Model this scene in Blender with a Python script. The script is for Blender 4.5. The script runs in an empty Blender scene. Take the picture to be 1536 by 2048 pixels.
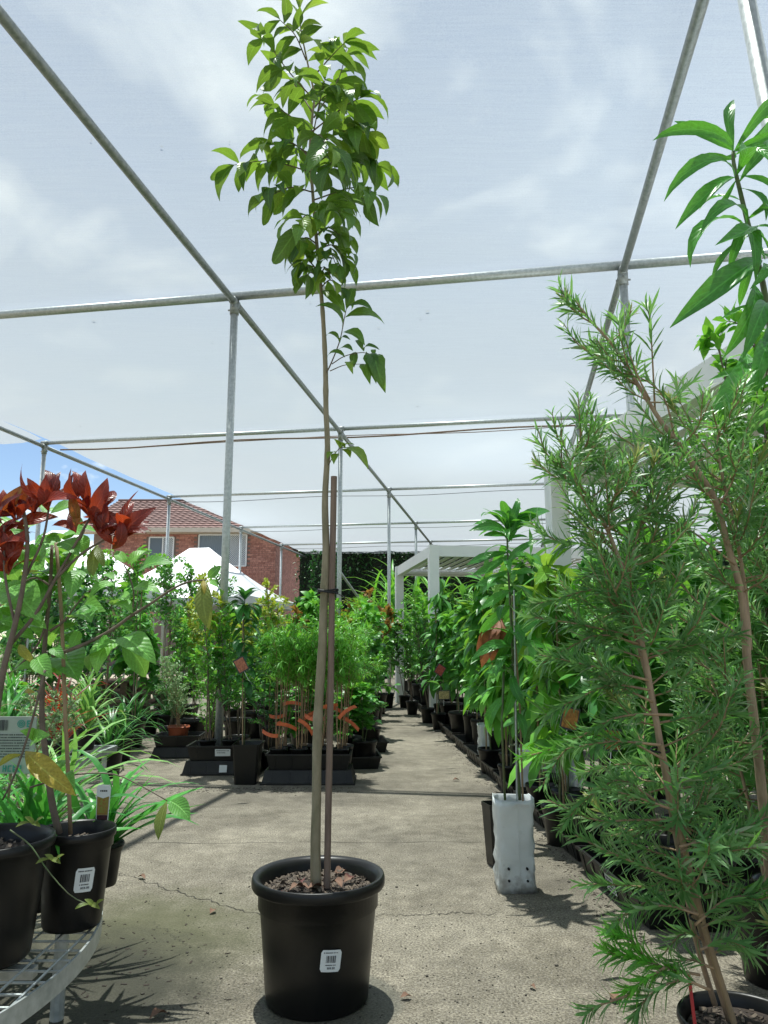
import bpy, math, random
import numpy as np
from mathutils import Vector, Matrix

# ------------------------------------------------------------------ camera, world, sun, exposure
scn = bpy.context.scene
C = scn.collection
PITCH = math.radians(10.0); CAMH = 1.10; FPX = 1500.0
cam_d = bpy.data.cameras.new("camera"); cam = bpy.data.objects.new("camera", cam_d); C.objects.link(cam)
cam_d.sensor_fit = 'HORIZONTAL'; cam_d.sensor_width = 36.0; cam_d.lens = 36.0 * FPX / 1536.0
cam_d.clip_start = 0.05; cam_d.clip_end = 600.0
cam.location = (0, 0, CAMH); cam.rotation_euler = (math.radians(90) + PITCH, 0, 0)
scn.camera = cam

SUN_DOWN = Vector((0.08, -0.20, -1.0)).normalized()
w = bpy.data.worlds.new("World"); scn.world = w; w.use_nodes = True
nt = w.node_tree; nt.nodes.clear()
N = nt.nodes.new
out = N("ShaderNodeOutputWorld"); bg = N("ShaderNodeBackground"); bg.inputs[1].default_value = 0.06
sky = N("ShaderNodeTexSky"); sky.sky_type = 'NISHITA'; sky.sun_disc = False
sky.sun_elevation = math.asin(-SUN_DOWN.z); sky.sun_rotation = math.atan2(-SUN_DOWN.x, -SUN_DOWN.y)
sky.air_density = 1.0; sky.dust_density = 0.0; sky.ozone_density = 1.6
geo = N("ShaderNodeTexCoord"); sep = N("ShaderNodeSeparateXYZ"); nt.links.new(geo.outputs["Generated"], sep.inputs[0])
mx = N("ShaderNodeMath"); mx.operation = 'MAXIMUM'; mx.inputs[1].default_value = 0.0; nt.links.new(sep.outputs[2], mx.inputs[0])
ad = N("ShaderNodeMath"); ad.operation = 'ADD'; ad.inputs[1].default_value = 0.12; nt.links.new(mx.outputs[0], ad.inputs[0])
dv = N("ShaderNodeVectorMath"); dv.operation = 'DIVIDE'; nt.links.new(geo.outputs["Generated"], dv.inputs[0])
cb = N("ShaderNodeCombineXYZ")
for i in range(3): nt.links.new(ad.outputs[0], cb.inputs[i])
nt.links.new(cb.outputs[0], dv.inputs[1])
cn = N("ShaderNodeTexNoise"); cn.inputs["Scale"].default_value = 2.3; cn.inputs["Detail"].default_value = 9.0
cn.inputs["Roughness"].default_value = 0.55; cn.inputs["Distortion"].default_value = 0.35
mp = N("ShaderNodeMapping"); mp.inputs["Location"].default_value = (4.30, 8.10, 0.0); mp.inputs["Scale"].default_value = (1, 1, 0.0)
nt.links.new(dv.outputs[0], mp.inputs[0]); nt.links.new(mp.outputs[0], cn.inputs["Vector"])
cr = N("ShaderNodeValToRGB"); cr.color_ramp.elements[0].position = 0.53; cr.color_ramp.elements[1].position = 0.70
nt.links.new(cn.outputs["Fac"], cr.inputs[0])
mxc = N("ShaderNodeMix"); mxc.data_type = 'RGBA'; nt.links.new(cr.outputs[0], mxc.inputs[0])
nt.links.new(sky.outputs[0], mxc.inputs[6]); mxc.inputs[7].default_value = (9.4, 9.7, 9.8, 1)
nt.links.new(mxc.outputs[2], bg.inputs[0]); nt.links.new(bg.outputs[0], out.inputs[0])

sun_d = bpy.data.lights.new("sun", 'SUN'); sun_d.energy = 5.0; sun_d.angle = math.radians(0.6); sun_d.color = (1.0, 0.965, 0.90)
sun = bpy.data.objects.new("sun", sun_d); C.objects.link(sun); sun.location = (0, 0, 30)
sun.rotation_euler = SUN_DOWN.to_track_quat('-Z', 'Y').to_euler()
vs = scn.view_settings; vs.view_transform = 'Standard'; vs.look = 'None'; vs.exposure = 1.33; vs.gamma = 1.0; vs.use_curve_mapping = False
scn.cycles.max_bounces = 5; scn.cycles.diffuse_bounces = 3; scn.cycles.transparent_max_bounces = 7; scn.cycles.transmission_bounces = 4
scn.cycles.caustics_reflective = False; scn.cycles.caustics_refractive = False
scn.cycles.use_denoising = True

# ------------------------------------------------------------------ helpers
cP, sP = math.cos(PITCH), math.sin(PITCH)
def ray(px, py):
    dx = (px - 768.0) / FPX; dy = (1024.0 - py) / FPX
    return np.array((dx, cP - dy * sP, sP + dy * cP))
def at(px, py, Y):
    d = ray(px, py); t = Y / d[1]
    return np.array((0, 0, CAMH)) + d * t
def gr(px, py, Z=0.0):
    d = ray(px, py); t = (Z - CAMH) / d[2]
    return np.array((0, 0, CAMH)) + d * t
def RG(x, y):
    '''first survey (camera 1.18 m up, pitched 8.5 degrees) to the refined survey of the yard: new ground x, y and the size ratio'''
    p = math.radians(8.5); dep = y * math.cos(p) - 1.18 * math.sin(p); up = -y * math.sin(p) - 1.18 * math.cos(p)
    g_ = gr(768.0 + FPX * x / dep, 1024.0 - FPX * up / dep); return float(g_[0]), float(g_[1]), float(g_[1]) / y
def RH_(h, y):
    e = math.atan2(h - 1.18, y) + math.radians(1.5); return CAMH + RG(0, y)[1] * math.tan(e)
def V3(*a): return np.array(a, dtype=float)
def nrm(v):
    n = np.linalg.norm(v); return v / n if n > 1e-9 else v * 0 + V3(0, 0, 1)

class MB:
    """collects faces; build() links them as one mesh object"""
    def __init__(s): s.v = []; s.f = []; s.n = 0
    def add(s, verts, faces):
        verts = np.asarray(verts, dtype=float); s.v.append(verts)
        s.f += [tuple(int(i) + s.n for i in f) for f in faces]; s.n += len(verts); return s
    def box(s, c, h, R=None):
        P = np.array([(x, y, z) for z in (-1, 1) for y in (-1, 1) for x in (-1, 1)], float) * np.asarray(h, float)
        if R is not None: P = P @ np.asarray(R).T
        return s.add(P + np.asarray(c, float), [(0, 2, 3, 1), (4, 5, 7, 6), (0, 1, 5, 4), (2, 6, 7, 3), (0, 4, 6, 2), (1, 3, 7, 5)])
    def bar(s, a, b, wx, wz, up=(0, 0, 1)):
        a = np.asarray(a, float); b = np.asarray(b, float); d = b - a; L = np.linalg.norm(d); d = d / L
        x = np.cross(d, up); x = nrm(x); z = np.cross(x, d)
        return s.box((a + b) / 2, (wx / 2, L / 2, wz / 2), np.stack([x, d, z], 1))
    def tube(s, pts, rad, seg=8, cap=True):
        pts = np.asarray(pts, float); n = len(pts)
        rad = np.full(n, rad, float) if np.isscalar(rad) else np.asarray(rad, float)
        T = np.gradient(pts, axis=0); T /= (np.linalg.norm(T, axis=1)[:, None] + 1e-12)
        ref = V3(1, 0, 0) if abs(T[0][0]) < 0.9 else V3(0, 1, 0)
        x = nrm(np.cross(T[0], ref)); V = []; ang = np.arange(seg) * 2 * math.pi / seg
        for i in range(n):
            x = nrm(x - T[i] * np.dot(x, T[i])); y = np.cross(T[i], x)
            V.append(pts[i] + rad[i] * (np.cos(ang)[:, None] * x + np.sin(ang)[:, None] * y))
        F = []
        for i in range(n - 1):
            for k in range(seg):
                k2 = (k + 1) % seg; F.append((i * seg + k, i * seg + k2, (i + 1) * seg + k2, (i + 1) * seg + k))
        if cap: F.append(tuple(range(seg - 1, -1, -1))); F.append(tuple((n - 1) * seg + k for k in range(seg)))
        return s.add(np.concatenate(V), F)
    def lathe(s, prof, seg=32, c=(0, 0, 0), close=True):
        prof = np.asarray(prof, float); n = len(prof); a = np.arange(seg) * 2 * math.pi / seg
        V = np.concatenate([np.stack([r * np.cos(a), r * np.sin(a), np.full(seg, z)], 1) for r, z in prof]) + np.asarray(c, float)
        F = [(i * seg + k, i * seg + (k + 1) % seg, (i + 1) * seg + (k + 1) % seg, (i + 1) * seg + k) for i in range(n - 1) for k in range(seg)]
        if close: F.append(tuple(range(seg - 1, -1, -1)))
        return s.add(V, F)
    def mesh(s, name, mat, smooth=False):
        me = bpy.data.meshes.new(name)
        me.from_pydata(np.concatenate(s.v).tolist(), [], s.f); me.update()
        if mat: me.materials.append(mat)
        if smooth: me.polygons.foreach_set("use_smooth", [True] * len(me.polygons))
        return me
    def build(s, name, mat, parent=None, smooth=False, loc=None):
        return link(name, s.mesh(name, mat, smooth), parent, loc)

def link(name, data, parent=None, loc=None, mat4=None):
    o = bpy.data.objects.new(name, data); C.objects.link(o)
    if parent is not None: o.parent = parent
    if loc is not None: o.location = loc
    if mat4 is not None: o.matrix_basis = mat4
    return o
def tag(o, label=None, cat=None, group=None, kind=None):
    if label: o["label"] = label
    if cat: o["category"] = cat
    if group: o["group"] = group
    if kind: o["kind"] = kind
    return o
def thing(name, loc, label, cat, group=None, rz=0.0):
    o = bpy.data.objects.new(name, None); C.objects.link(o); o.location = loc; o.rotation_euler = (0, 0, rz)
    o.empty_display_size = 0.1
    return tag(o, label, cat, group)
def copy_tree(o, parent=None):
    c = o.copy(); C.objects.link(c); c.parent = parent
    for ch in KIDS(o): copy_tree(ch, c)
    return c
_kids = {}
def KIDS(o): return list(o.children)

def smooth_path(pts, n=12):
    pts = np.asarray(pts, float); m = len(pts)
    if m < 3:
        t = np.linspace(0, 1, n)[:, None]; return pts[0] * (1 - t) + pts[-1] * t
    P = np.vstack([2 * pts[0] - pts[1], pts, 2 * pts[-1] - pts[-2]]); outp = []
    for u in np.linspace(0, m - 1 - 1e-6, n):
        i = int(u); t = u - i; p0, p1, p2, p3 = P[i], P[i + 1], P[i + 2], P[i + 3]
        outp.append(0.5 * (2 * p1 + (p2 - p0) * t + (2 * p0 - 5 * p1 + 4 * p2 - p3) * t * t + (3 * p1 - p0 - 3 * p2 + p3) * t ** 3))
    return np.array(outp)

# ------------------------------------------------------------------ materials
def mat(name, col, rough=0.6, metal=0.0, noise=0.0, nscale=20.0, col2=None, bump=0.0, bscale=60.0, spec=None, coord="Object", stretch=None, detail=5.0):
    m = bpy.data.materials.new(name); m.use_nodes = True; t = m.node_tree; b = t.nodes["Principled BSDF"]
    b.inputs["Base Color"].default_value = (*col, 1); b.inputs["Roughness"].default_value = rough; b.inputs["Metallic"].default_value = metal
    if spec is not None: b.inputs["Specular IOR Level"].default_value = spec
    tc = t.nodes.new("ShaderNodeTexCoord"); src = tc.outputs[coord]
    if stretch:
        mpn = t.nodes.new("ShaderNodeMapping"); mpn.inputs["Scale"].default_value = stretch; t.links.new(src, mpn.inputs[0]); src = mpn.outputs[0]
    if noise > 0 or col2:
        n = t.nodes.new("ShaderNodeTexNoise"); n.inputs["Scale"].default_value = nscale; n.inputs["Detail"].default_value = detail; n.inputs["Roughness"].default_value = 0.6
        t.links.new(src, n.inputs["Vector"])
        r = t.nodes.new("ShaderNodeValToRGB"); r.color_ramp.elements[0].position = 0.35; r.color_ramp.elements[1].position = 0.68
        c2 = col2 or tuple(c * (1 - noise) for c in col)
        r.color_ramp.elements[0].color = (*c2, 1); r.color_ramp.elements[1].color = (*col, 1)
        t.links.new(n.outputs["Fac"], r.inputs[0]); t.links.new(r.outputs[0], b.inputs["Base Color"])
        rr = t.nodes.new("ShaderNodeMapRange"); rr.inputs[3].default_value = max(0.05, rough - 0.12); rr.inputs[4].default_value = min(1, rough + 0.12)
        t.links.new(n.outputs["Fac"], rr.inputs[0]); t.links.new(rr.outputs[0], b.inputs["Roughness"])
    if bump > 0:
        n2 = t.nodes.new("ShaderNodeTexNoise"); n2.inputs["Scale"].default_value = bscale; n2.inputs["Detail"].default_value = 6.0
        t.links.new(src, n2.inputs["Vector"])
        bp = t.nodes.new("ShaderNodeBump"); bp.inputs["Strength"].default_value = bump; bp.inputs["Distance"].default_value = 0.004
        t.links.new(n2.outputs["Fac"], bp.inputs["Height"]); t.links.new(bp.outputs[0], b.inputs["Normal"])
    return m

def leaf_mat(name, dark, light, trans, rough=0.38, tamt=0.35, veins=False, island=True, third=None, spec=0.5, under=None):
    m = bpy.data.materials.new(name); m.use_nodes = True; t = m.node_tree; b = t.nodes["Principled BSDF"]; o = t.nodes["Material Output"]
    L = t.links.new
    oi = t.nodes.new("ShaderNodeObjectInfo"); g = t.nodes.new("ShaderNodeNewGeometry")
    a = t.nodes.new("ShaderNodeMath"); a.operation = 'ADD'; L(oi.outputs["Random"], a.inputs[0]); L(g.outputs["Random Per Island"], a.inputs[1])
    fr = t.nodes.new("ShaderNodeMath"); fr.operation = 'FRACT'; L(a.outputs[0], fr.inputs[0])
    r = t.nodes.new("ShaderNodeValToRGB"); e = r.color_ramp.elements; e[0].color = (*dark, 1); e[1].color = (*light, 1); e[0].position = 0.0; e[1].position = 0.9
    if third: x = e.new(0.96); x.color = (*third, 1)
    L(fr.outputs[0], r.inputs[0]); col = r.outputs[0]
    tc = t.nodes.new("ShaderNodeTexCoord")
    nz = t.nodes.new("ShaderNodeTexNoise"); nz.inputs["Scale"].default_value = 14.0 if not veins else 30.0; nz.inputs["Detail"].default_value = 4.0; L(tc.outputs["Object"], nz.inputs["Vector"])
    hv = t.nodes.new("ShaderNodeHueSaturation"); mr = t.nodes.new("ShaderNodeMapRange"); mr.inputs[1].default_value = 0.3; mr.inputs[2].default_value = 0.7
    mr.inputs[3].default_value = 0.72; mr.inputs[4].default_value = 1.25; L(nz.outputs["Fac"], mr.inputs[0]); L(mr.outputs[0], hv.inputs["Value"]); L(col, hv.inputs["Color"]); col = hv.outputs[0]
    if veins:
        s = t.nodes.new("ShaderNodeSeparateXYZ"); L(tc.outputs["UV"], s.inputs[0])
        d = t.nodes.new("ShaderNodeMath"); d.operation = 'SUBTRACT'; d.inputs[1].default_value = 0.5; L(s.outputs[0], d.inputs[0])
        ab = t.nodes.new("ShaderNodeMath"); ab.operation = 'ABSOLUTE'; L(d.outputs[0], ab.inputs[0])
        rib = t.nodes.new("ShaderNodeMapRange"); rib.inputs[1].default_value = 0.012; rib.inputs[2].default_value = 0.05; rib.inputs[3].default_value = 1.0; rib.inputs[4].default_value = 0.0; L(ab.outputs[0], rib.inputs[0])
        mul = t.nodes.new("ShaderNodeMath"); mul.operation = 'MULTIPLY_ADD'; mul.inputs[1].default_value = 62.0; L(s.outputs[1], mul.inputs[0])
        m2 = t.nodes.new("ShaderNodeMath"); m2.operation = 'MULTIPLY'; m2.inputs[1].default_value = -26.0; L(ab.outputs[0], m2.inputs[0]); L(m2.outputs[0], mul.inputs[2])
        sn = t.nodes.new("ShaderNodeMath"); sn.operation = 'SINE'; L(mul.outputs[0], sn.inputs[0])
        sv = t.nodes.new("ShaderNodeMapRange"); sv.inputs[1].default_value = 0.8; sv.inputs[2].default_value = 1.0; L(sn.outputs[0], sv.inputs[0])
        sm = t.nodes.new("ShaderNodeMath"); sm.operation = 'MULTIPLY_ADD'; sm.inputs[1].default_value = 0.35; L(sv.outputs[0], sm.inputs[0]); L(rib.outputs[0], sm.inputs[2])
        mxn = t.nodes.new("ShaderNodeMix"); mxn.data_type = 'RGBA'; mf = t.nodes.new("ShaderNodeMath"); mf.operation = 'MULTIPLY'; mf.inputs[1].default_value = 0.42; mf.use_clamp = True
        L(sm.outputs[0], mf.inputs[0]); L(mf.outputs[0], mxn.inputs[0]); L(col, mxn.inputs[6]); mxn.inputs[7].default_value = (*[min(1, c * 1.9 + 0.04) for c in light], 1); col = mxn.outputs[2]
        bp = t.nodes.new("ShaderNodeBump"); bp.inputs["Strength"].default_value = 0.35; bp.inputs["Distance"].default_value = 0.002; bp.invert = True
        bh = t.nodes.new("ShaderNodeMath"); bh.operation = 'MULTIPLY_ADD'; bh.inputs[1].default_value = 0.5; L(sn.outputs[0], bh.inputs[0]); L(rib.outputs[0], bh.inputs[2])
        L(bh.outputs[0], bp.inputs["Height"]); L(bp.outputs[0], b.inputs["Normal"])
    L(col, b.inputs["Base Color"]); b.inputs["Roughness"].default_value = rough; b.inputs["Specular IOR Level"].default_value = spec
    tr = t.nodes.new("ShaderNodeBsdfTranslucent"); hm = t.nodes.new("ShaderNodeMix"); hm.data_type = 'RGBA'; hm.inputs[0].default_value = 0.6
    L(col, hm.inputs[6]); hm.inputs[7].default_value = (*trans, 1); L(hm.outputs[2], tr.inputs[0])
    ms = t.nodes.new("ShaderNodeMixShader"); ms.inputs[0].default_value = tamt; L(b.outputs[0], ms.inputs[1]); L(tr.outputs[0], ms.inputs[2]); L(ms.outputs[0], o.inputs[0])
    return m

M = {}
M['galv'] = mat('galvanised_steel', (0.55, 0.585, 0.58), 0.42, 0.45, nscale=35, col2=(0.38, 0.42, 0.41), bump=0.1, bscale=90)
M['galv_dull'] = mat('weathered_galvanised', (0.36, 0.39, 0.39), 0.5, 0.5, nscale=28, col2=(0.22, 0.25, 0.25), bump=0.12)
M['black_pl'] = mat('black_plastic', (0.0055, 0.006, 0.0065), 0.36, nscale=4.5, col2=(0.013, 0.0125, 0.011), detail=8.0, bump=0.05, bscale=30, spec=0.32)
M['black_tray'] = mat('black_tray_plastic', (0.010, 0.011, 0.012), 0.42, nscale=9, col2=(0.018, 0.018, 0.016), bump=0.06, spec=0.35)
M['terra'] = mat('terracotta_plastic', (0.33, 0.085, 0.035), 0.5, nscale=12, col2=(0.24, 0.06, 0.028))
M['soil'] = mat('potting_mix', (0.055, 0.038, 0.028), 0.95, nscale=70, col2=(0.016, 0.012, 0.010), bump=1.0, bscale=120)
M['mulch'] = mat('bark_mulch', (0.20, 0.155, 0.115), 0.9, nscale=45, col2=(0.045, 0.036, 0.029), bump=0.5)
M['dryleaf'] = mat('dry_leaf', (0.24, 0.135, 0.085), 0.8, nscale=30, col2=(0.13, 0.07, 0.045))
M['dryred'] = mat('dry_red_leaf', (0.13, 0.03, 0.022), 0.7, nscale=30, col2=(0.06, 0.02, 0.018))
M['sticker'] = mat('white_sticker', (0.72, 0.76, 0.76), 0.5)
M['ink'] = mat('dark_print', (0.05, 0.055, 0.06), 0.7)
M['bark'] = mat('grey_green_bark', (0.35, 0.30, 0.21), 0.85, nscale=9, col2=(0.21, 0.19, 0.115), bump=0.5, bscale=70, stretch=(3, 3, 1))
M['barkred'] = mat('young_brown_bark', (0.20, 0.15, 0.115), 0.8, nscale=30, col2=(0.115, 0.09, 0.065), bump=0.3)
M['stake'] = mat('hardwood_stake', (0.27, 0.195, 0.15), 0.8, nscale=6, col2=(0.17, 0.12, 0.095), bump=0.6, bscale=40, stretch=(12, 12, 1))
M['bamboo'] = mat('bamboo_stake', (0.36, 0.25, 0.14), 0.65, nscale=10, col2=(0.24, 0.17, 0.10), bump=0.2)
M['palebark'] = mat('tan_papery_bark', (0.47, 0.34, 0.225), 0.85, nscale=14, col2=(0.28, 0.19, 0.13), bump=0.5, bscale=60, stretch=(4, 4, 1))
M['twig'] = mat('tan_twig', (0.40, 0.27, 0.15), 0.8, nscale=30, col2=(0.24, 0.16, 0.10))
M['greenstem'] = mat('green_stem', (0.10, 0.17, 0.06), 0.55, nscale=20, col2=(0.10, 0.11, 0.05))
M['tie'] = mat('black_tie', (0.012, 0.012, 0.013), 0.6)
M['bag'] = mat('white_grow_bag', (0.70, 0.74, 0.74), 0.42, nscale=7, col2=(0.62, 0.66, 0.66), bump=0.8, bscale=16)
M['white_alu'] = mat('white_powdercoat', (0.78, 0.80, 0.80), 0.38, nscale=3, col2=(0.72, 0.75, 0.76))
M['orange'] = mat('orange_tag', (0.72, 0.17, 0.06), 0.55, nscale=30, col2=(0.50, 0.10, 0.035))
M['redstake'] = mat('red_stake', (0.45, 0.035, 0.04), 0.5)
M['teal'] = mat('teal_print', (0.05, 0.30, 0.24), 0.6)
M['cream'] = mat('cream_paint', (0.62, 0.55, 0.44), 0.6, nscale=4, col2=(0.55, 0.48, 0.38))
M['timber'] = mat('weathered_timber', (0.17, 0.115, 0.08), 0.85, nscale=5, col2=(0.085, 0.06, 0.045), bump=0.5, stretch=(1, 10, 10))
M['rope'] = mat('brown_rope', (0.30, 0.21, 0.15), 0.9, nscale=60, col2=(0.15, 0.10, 0.075), bump=0.6)
M['wire'] = mat('dark_wire', (0.14, 0.15, 0.16), 0.5, 0.5)
M['tentcloth'] = mat('white_canopy_cloth', (0.60, 0.63, 0.65), 0.7, bump=0.2, bscale=4)
M['curtain'] = mat('blue_grey_curtain', (0.20, 0.25, 0.30), 0.8)
M['darkgap'] = mat('dark_interior', (0.02, 0.02, 0.022), 0.9)

def bag_dirt(m):
    t = m.node_tree; b = t.nodes["Principled BSDF"]; L = t.links.new; src = b.inputs["Base Color"].links[0].from_socket
    tc = t.nodes.new("ShaderNodeTexCoord"); sp_ = t.nodes.new("ShaderNodeSeparateXYZ"); L(tc.outputs["Object"], sp_.inputs[0]); n = t.nodes.new("ShaderNodeTexNoise"); n.inputs["Scale"].default_value = 26.0; n.inputs["Detail"].default_value = 6.0; L(tc.outputs["Object"], n.inputs["Vector"])
    r = t.nodes.new("ShaderNodeMapRange"); r.inputs[1].default_value = 0.0; r.inputs[2].default_value = 0.13; r.inputs[3].default_value = 0.42; r.inputs[4].default_value = 0.0; L(sp_.outputs[2], r.inputs[0])
    a = t.nodes.new("ShaderNodeMath"); a.operation = 'ADD'; L(n.outputs["Fac"], a.inputs[0]); L(r.outputs[0], a.inputs[1]); r2 = t.nodes.new("ShaderNodeMapRange"); r2.inputs[1].default_value = 0.62; r2.inputs[2].default_value = 0.95; r2.inputs[3].default_value = 0.0; r2.inputs[4].default_value = 0.6; L(a.outputs[0], r2.inputs[0])
    x = t.nodes.new("ShaderNodeMix"); x.data_type = 'RGBA'; L(r2.outputs[0], x.inputs[0]); L(src, x.inputs[6]); x.inputs[7].default_value = (0.16, 0.13, 0.10, 1); L(x.outputs[2], b.inputs["Base Color"])
bag_dirt(M['bag'])
# leaves
M['l_tree'] = leaf_mat('tree_leaf', (0.022, 0.080, 0.034), (0.120, 0.275, 0.040), (0.37, 0.58, 0.04), 0.40, 0.40, True, third=(0.24, 0.38, 0.05))
M['l_treenew'] = leaf_mat('tree_new_leaf', (0.13, 0.27, 0.035), (0.21, 0.36, 0.05), (0.45, 0.60, 0.05), 0.4, 0.5, True)
M['l_mango'] = leaf_mat('mango_leaf', (0.043, 0.205, 0.037), (0.087, 0.356, 0.047), (0.18, 0.48, 0.03), 0.30, 0.38, True)
M['l_mangolight'] = leaf_mat('mango_light_leaf', (0.115, 0.324, 0.037), (0.218, 0.446, 0.053), (0.38, 0.55, 0.05), 0.32, 0.4, True)
M['l_red'] = leaf_mat('copper_red_leaf', (0.065, 0.012, 0.013), (0.30, 0.038, 0.020), (0.70, 0.09, 0.015), 0.33, 0.36, True, third=(0.26, 0.15, 0.03))
M['l_ovate'] = leaf_mat('ovate_leaf', (0.099, 0.324, 0.059), (0.212, 0.518, 0.088), (0.36, 0.56, 0.06), 0.42, 0.36, True)
M['l_yellow'] = leaf_mat('yellowing_leaf', (0.42, 0.32, 0.04), (0.36, 0.38, 0.06), (0.60, 0.5, 0.05), 0.45, 0.35, True)
M['l_olive'] = leaf_mat('olive_leaf', (0.13, 0.19, 0.035), (0.19, 0.24, 0.04), (0.35, 0.40, 0.04), 0.45, 0.35, True)
M['l_strap'] = leaf_mat('strap_leaf', (0.036, 0.205, 0.041), (0.109, 0.447, 0.068), (0.16, 0.48, 0.05), 0.34, 0.3)
M['l_paler'] = leaf_mat('pale_strap_leaf', (0.115, 0.324, 0.053), (0.276, 0.540, 0.147), (0.35, 0.6, 0.1), 0.36, 0.3)
M['l_bottle'] = leaf_mat('bottlebrush_leaf', (0.060, 0.195, 0.062), (0.215, 0.425, 0.145), (0.30, 0.62, 0.11), 0.42, 0.36, third=(0.38, 0.46, 0.28))
M['l_bottlenew'] = leaf_mat('bottlebrush_new_leaf', (0.118, 0.438, 0.047), (0.265, 0.648, 0.094), (0.3, 0.62, 0.06), 0.4, 0.35)
M['l_bottletip'] = leaf_mat('bottlebrush_tip_leaf', (0.26, 0.34, 0.10), (0.40, 0.40, 0.17), (0.5, 0.58, 0.15), 0.45, 0.35)
M['l_green'] = leaf_mat('green_foliage', (0.041, 0.187, 0.037), (0.124, 0.410, 0.061), (0.20, 0.46, 0.04), 0.38, 0.33)
M['l_dark'] = leaf_mat('dark_foliage', (0.022, 0.111, 0.030), (0.066, 0.250, 0.047), (0.10, 0.30, 0.04), 0.36, 0.28)
M['l_bright'] = leaf_mat('bright_foliage', (0.087, 0.356, 0.041), (0.218, 0.589, 0.068), (0.30, 0.58, 0.04), 0.4, 0.36)
M['l_lime'] = leaf_mat('yellow_green_foliage', (0.241, 0.360, 0.039), (0.437, 0.504, 0.056), (0.55, 0.6, 0.05), 0.42, 0.36)
M['l_grey'] = leaf_mat('grey_green_foliage', (0.138, 0.276, 0.112), (0.287, 0.432, 0.202), (0.3, 0.5, 0.15), 0.5, 0.3)
M['l_brown'] = leaf_mat('dried_foliage', (0.24, 0.085, 0.04), (0.34, 0.13, 0.06), (0.5, 0.18, 0.05), 0.6, 0.25)
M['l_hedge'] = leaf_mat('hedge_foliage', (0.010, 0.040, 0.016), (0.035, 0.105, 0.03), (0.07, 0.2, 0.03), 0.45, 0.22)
M['l_bronze'] = leaf_mat('bronze_foliage', (0.20, 0.10, 0.03), (0.33, 0.20, 0.05), (0.5, 0.28, 0.05), 0.4, 0.35)
M['l_redfl'] = leaf_mat('red_flower', (0.45, 0.02, 0.02), (0.6, 0.05, 0.04), (0.6, 0.05, 0.04), 0.5, 0.3)

# ------------------------------------------------------------------ leaves
def leaf_tpl(prof, arch=0.3, fold=0.15, wave=0.0, side=0.0, rows=6, cols=4, seed=0, bite=0.0):
    """chord-normalised leaf: from origin to (0,1,0), arching towards +z; width in units of half-width = 1 (scaled later)"""
    rr = random.Random(seed); ts = np.linspace(0, 1, rows + 1)
    pt, pw = zip(*prof); W = np.interp(ts, pt, pw)
    ang = arch * (1 - 2 * ts); y = np.concatenate([[0], np.cumsum(np.cos((ang[1:] + ang[:-1]) / 2) / rows)]); z = np.concatenate([[0], np.cumsum(np.sin((ang[1:] + ang[:-1]) / 2) / rows)])
    y /= y[-1]; V = []; UV = []
    for i, t in enumerate(ts):
        for k in range(cols + 1):
            u = -1 + 2 * k / cols; b = 1.0
            if bite and abs(u) == 1 and 0 < i < rows: b = 1 - bite * rr.random()
            xx = u * W[i] * b
            V.append((xx, y[i], z[i], abs(u) * W[i] * fold * 1.0 + wave * math.sin(t * 9 + u * 2) * abs(u) * W[i], side * math.sin(math.pi * t)))
            UV.append((k / cols, t))
    F = []
    c = cols + 1
    for i in range(rows):
        for k in range(cols): F.append((i * c + k, i * c + k + 1, (i + 1) * c + k + 1, (i + 1) * c + k))
    return np.array(V), np.array(F), np.array(UV)
def tpl_xyz(tp, wr):
    """wr = half width / length; gives unit-length leaf vertices"""
    V = tp[0]; return np.stack([V[:, 0] * wr + V[:, 4], V[:, 1], V[:, 2] + V[:, 3] * wr], 1)
OVATE = [(0, .06), (.08, .25), (.2, .68), (.35, .97), (.5, .98), (.65, .80), (.8, .48), (.9, .22), (1, .02)]
LANCE = [(0, .05), (.1, .32), (.25, .74), (.45, 1), (.65, .92), (.82, .58), (.92, .28), (1, .02)]
STRAP = [(0, .8), (.2, .95), (.5, 1), (.75, .8), (.9, .4), (1, .03)]
NEED = [(0, .3), (.25, .9), (.6, 1), (.85, .6), (1, .05)]
BROAD = [(0, .1), (.07, .5), (.2, .9), (.4, 1), (.6, .88), (.8, .52), (.92, .2), (1, .02)]

def leaf_mesh(name, tp, wr, m):
    V = tpl_xyz(tp, wr); me = bpy.data.meshes.new(name); me.from_pydata(V.tolist(), [], tp[1].tolist())
    uv = me.uv_layers.new(name="UVMap"); idx = tp[1].reshape(-1); uv.data.foreach_set("uv", tp[2][idx].reshape(-1))
    me.materials.append(m); me.polygons.foreach_set("use_smooth", [True] * len(me.polygons)); me.update(); return me
def frame(d, n):
    d = nrm(np.asarray(d, float)); n = np.asarray(n, float); n = n - d * np.dot(n, d)
    if np.linalg.norm(n) < 1e-4: n = np.cross(d, V3(1, 0.2, 0))
    n = nrm(n); return np.cross(d, n), d, n
def leaf_obj(name, me, parent, pos, d, n, L):
    x, y, z = frame(d, n); m = Matrix(((x[0] * L, y[0] * L, z[0] * L, pos[0]), (x[1] * L, y[1] * L, z[1] * L, pos[1]), (x[2] * L, y[2] * L, z[2] * L, pos[2]), (0, 0, 0, 1)))
    return link(name, me, parent, mat4=m)
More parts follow.
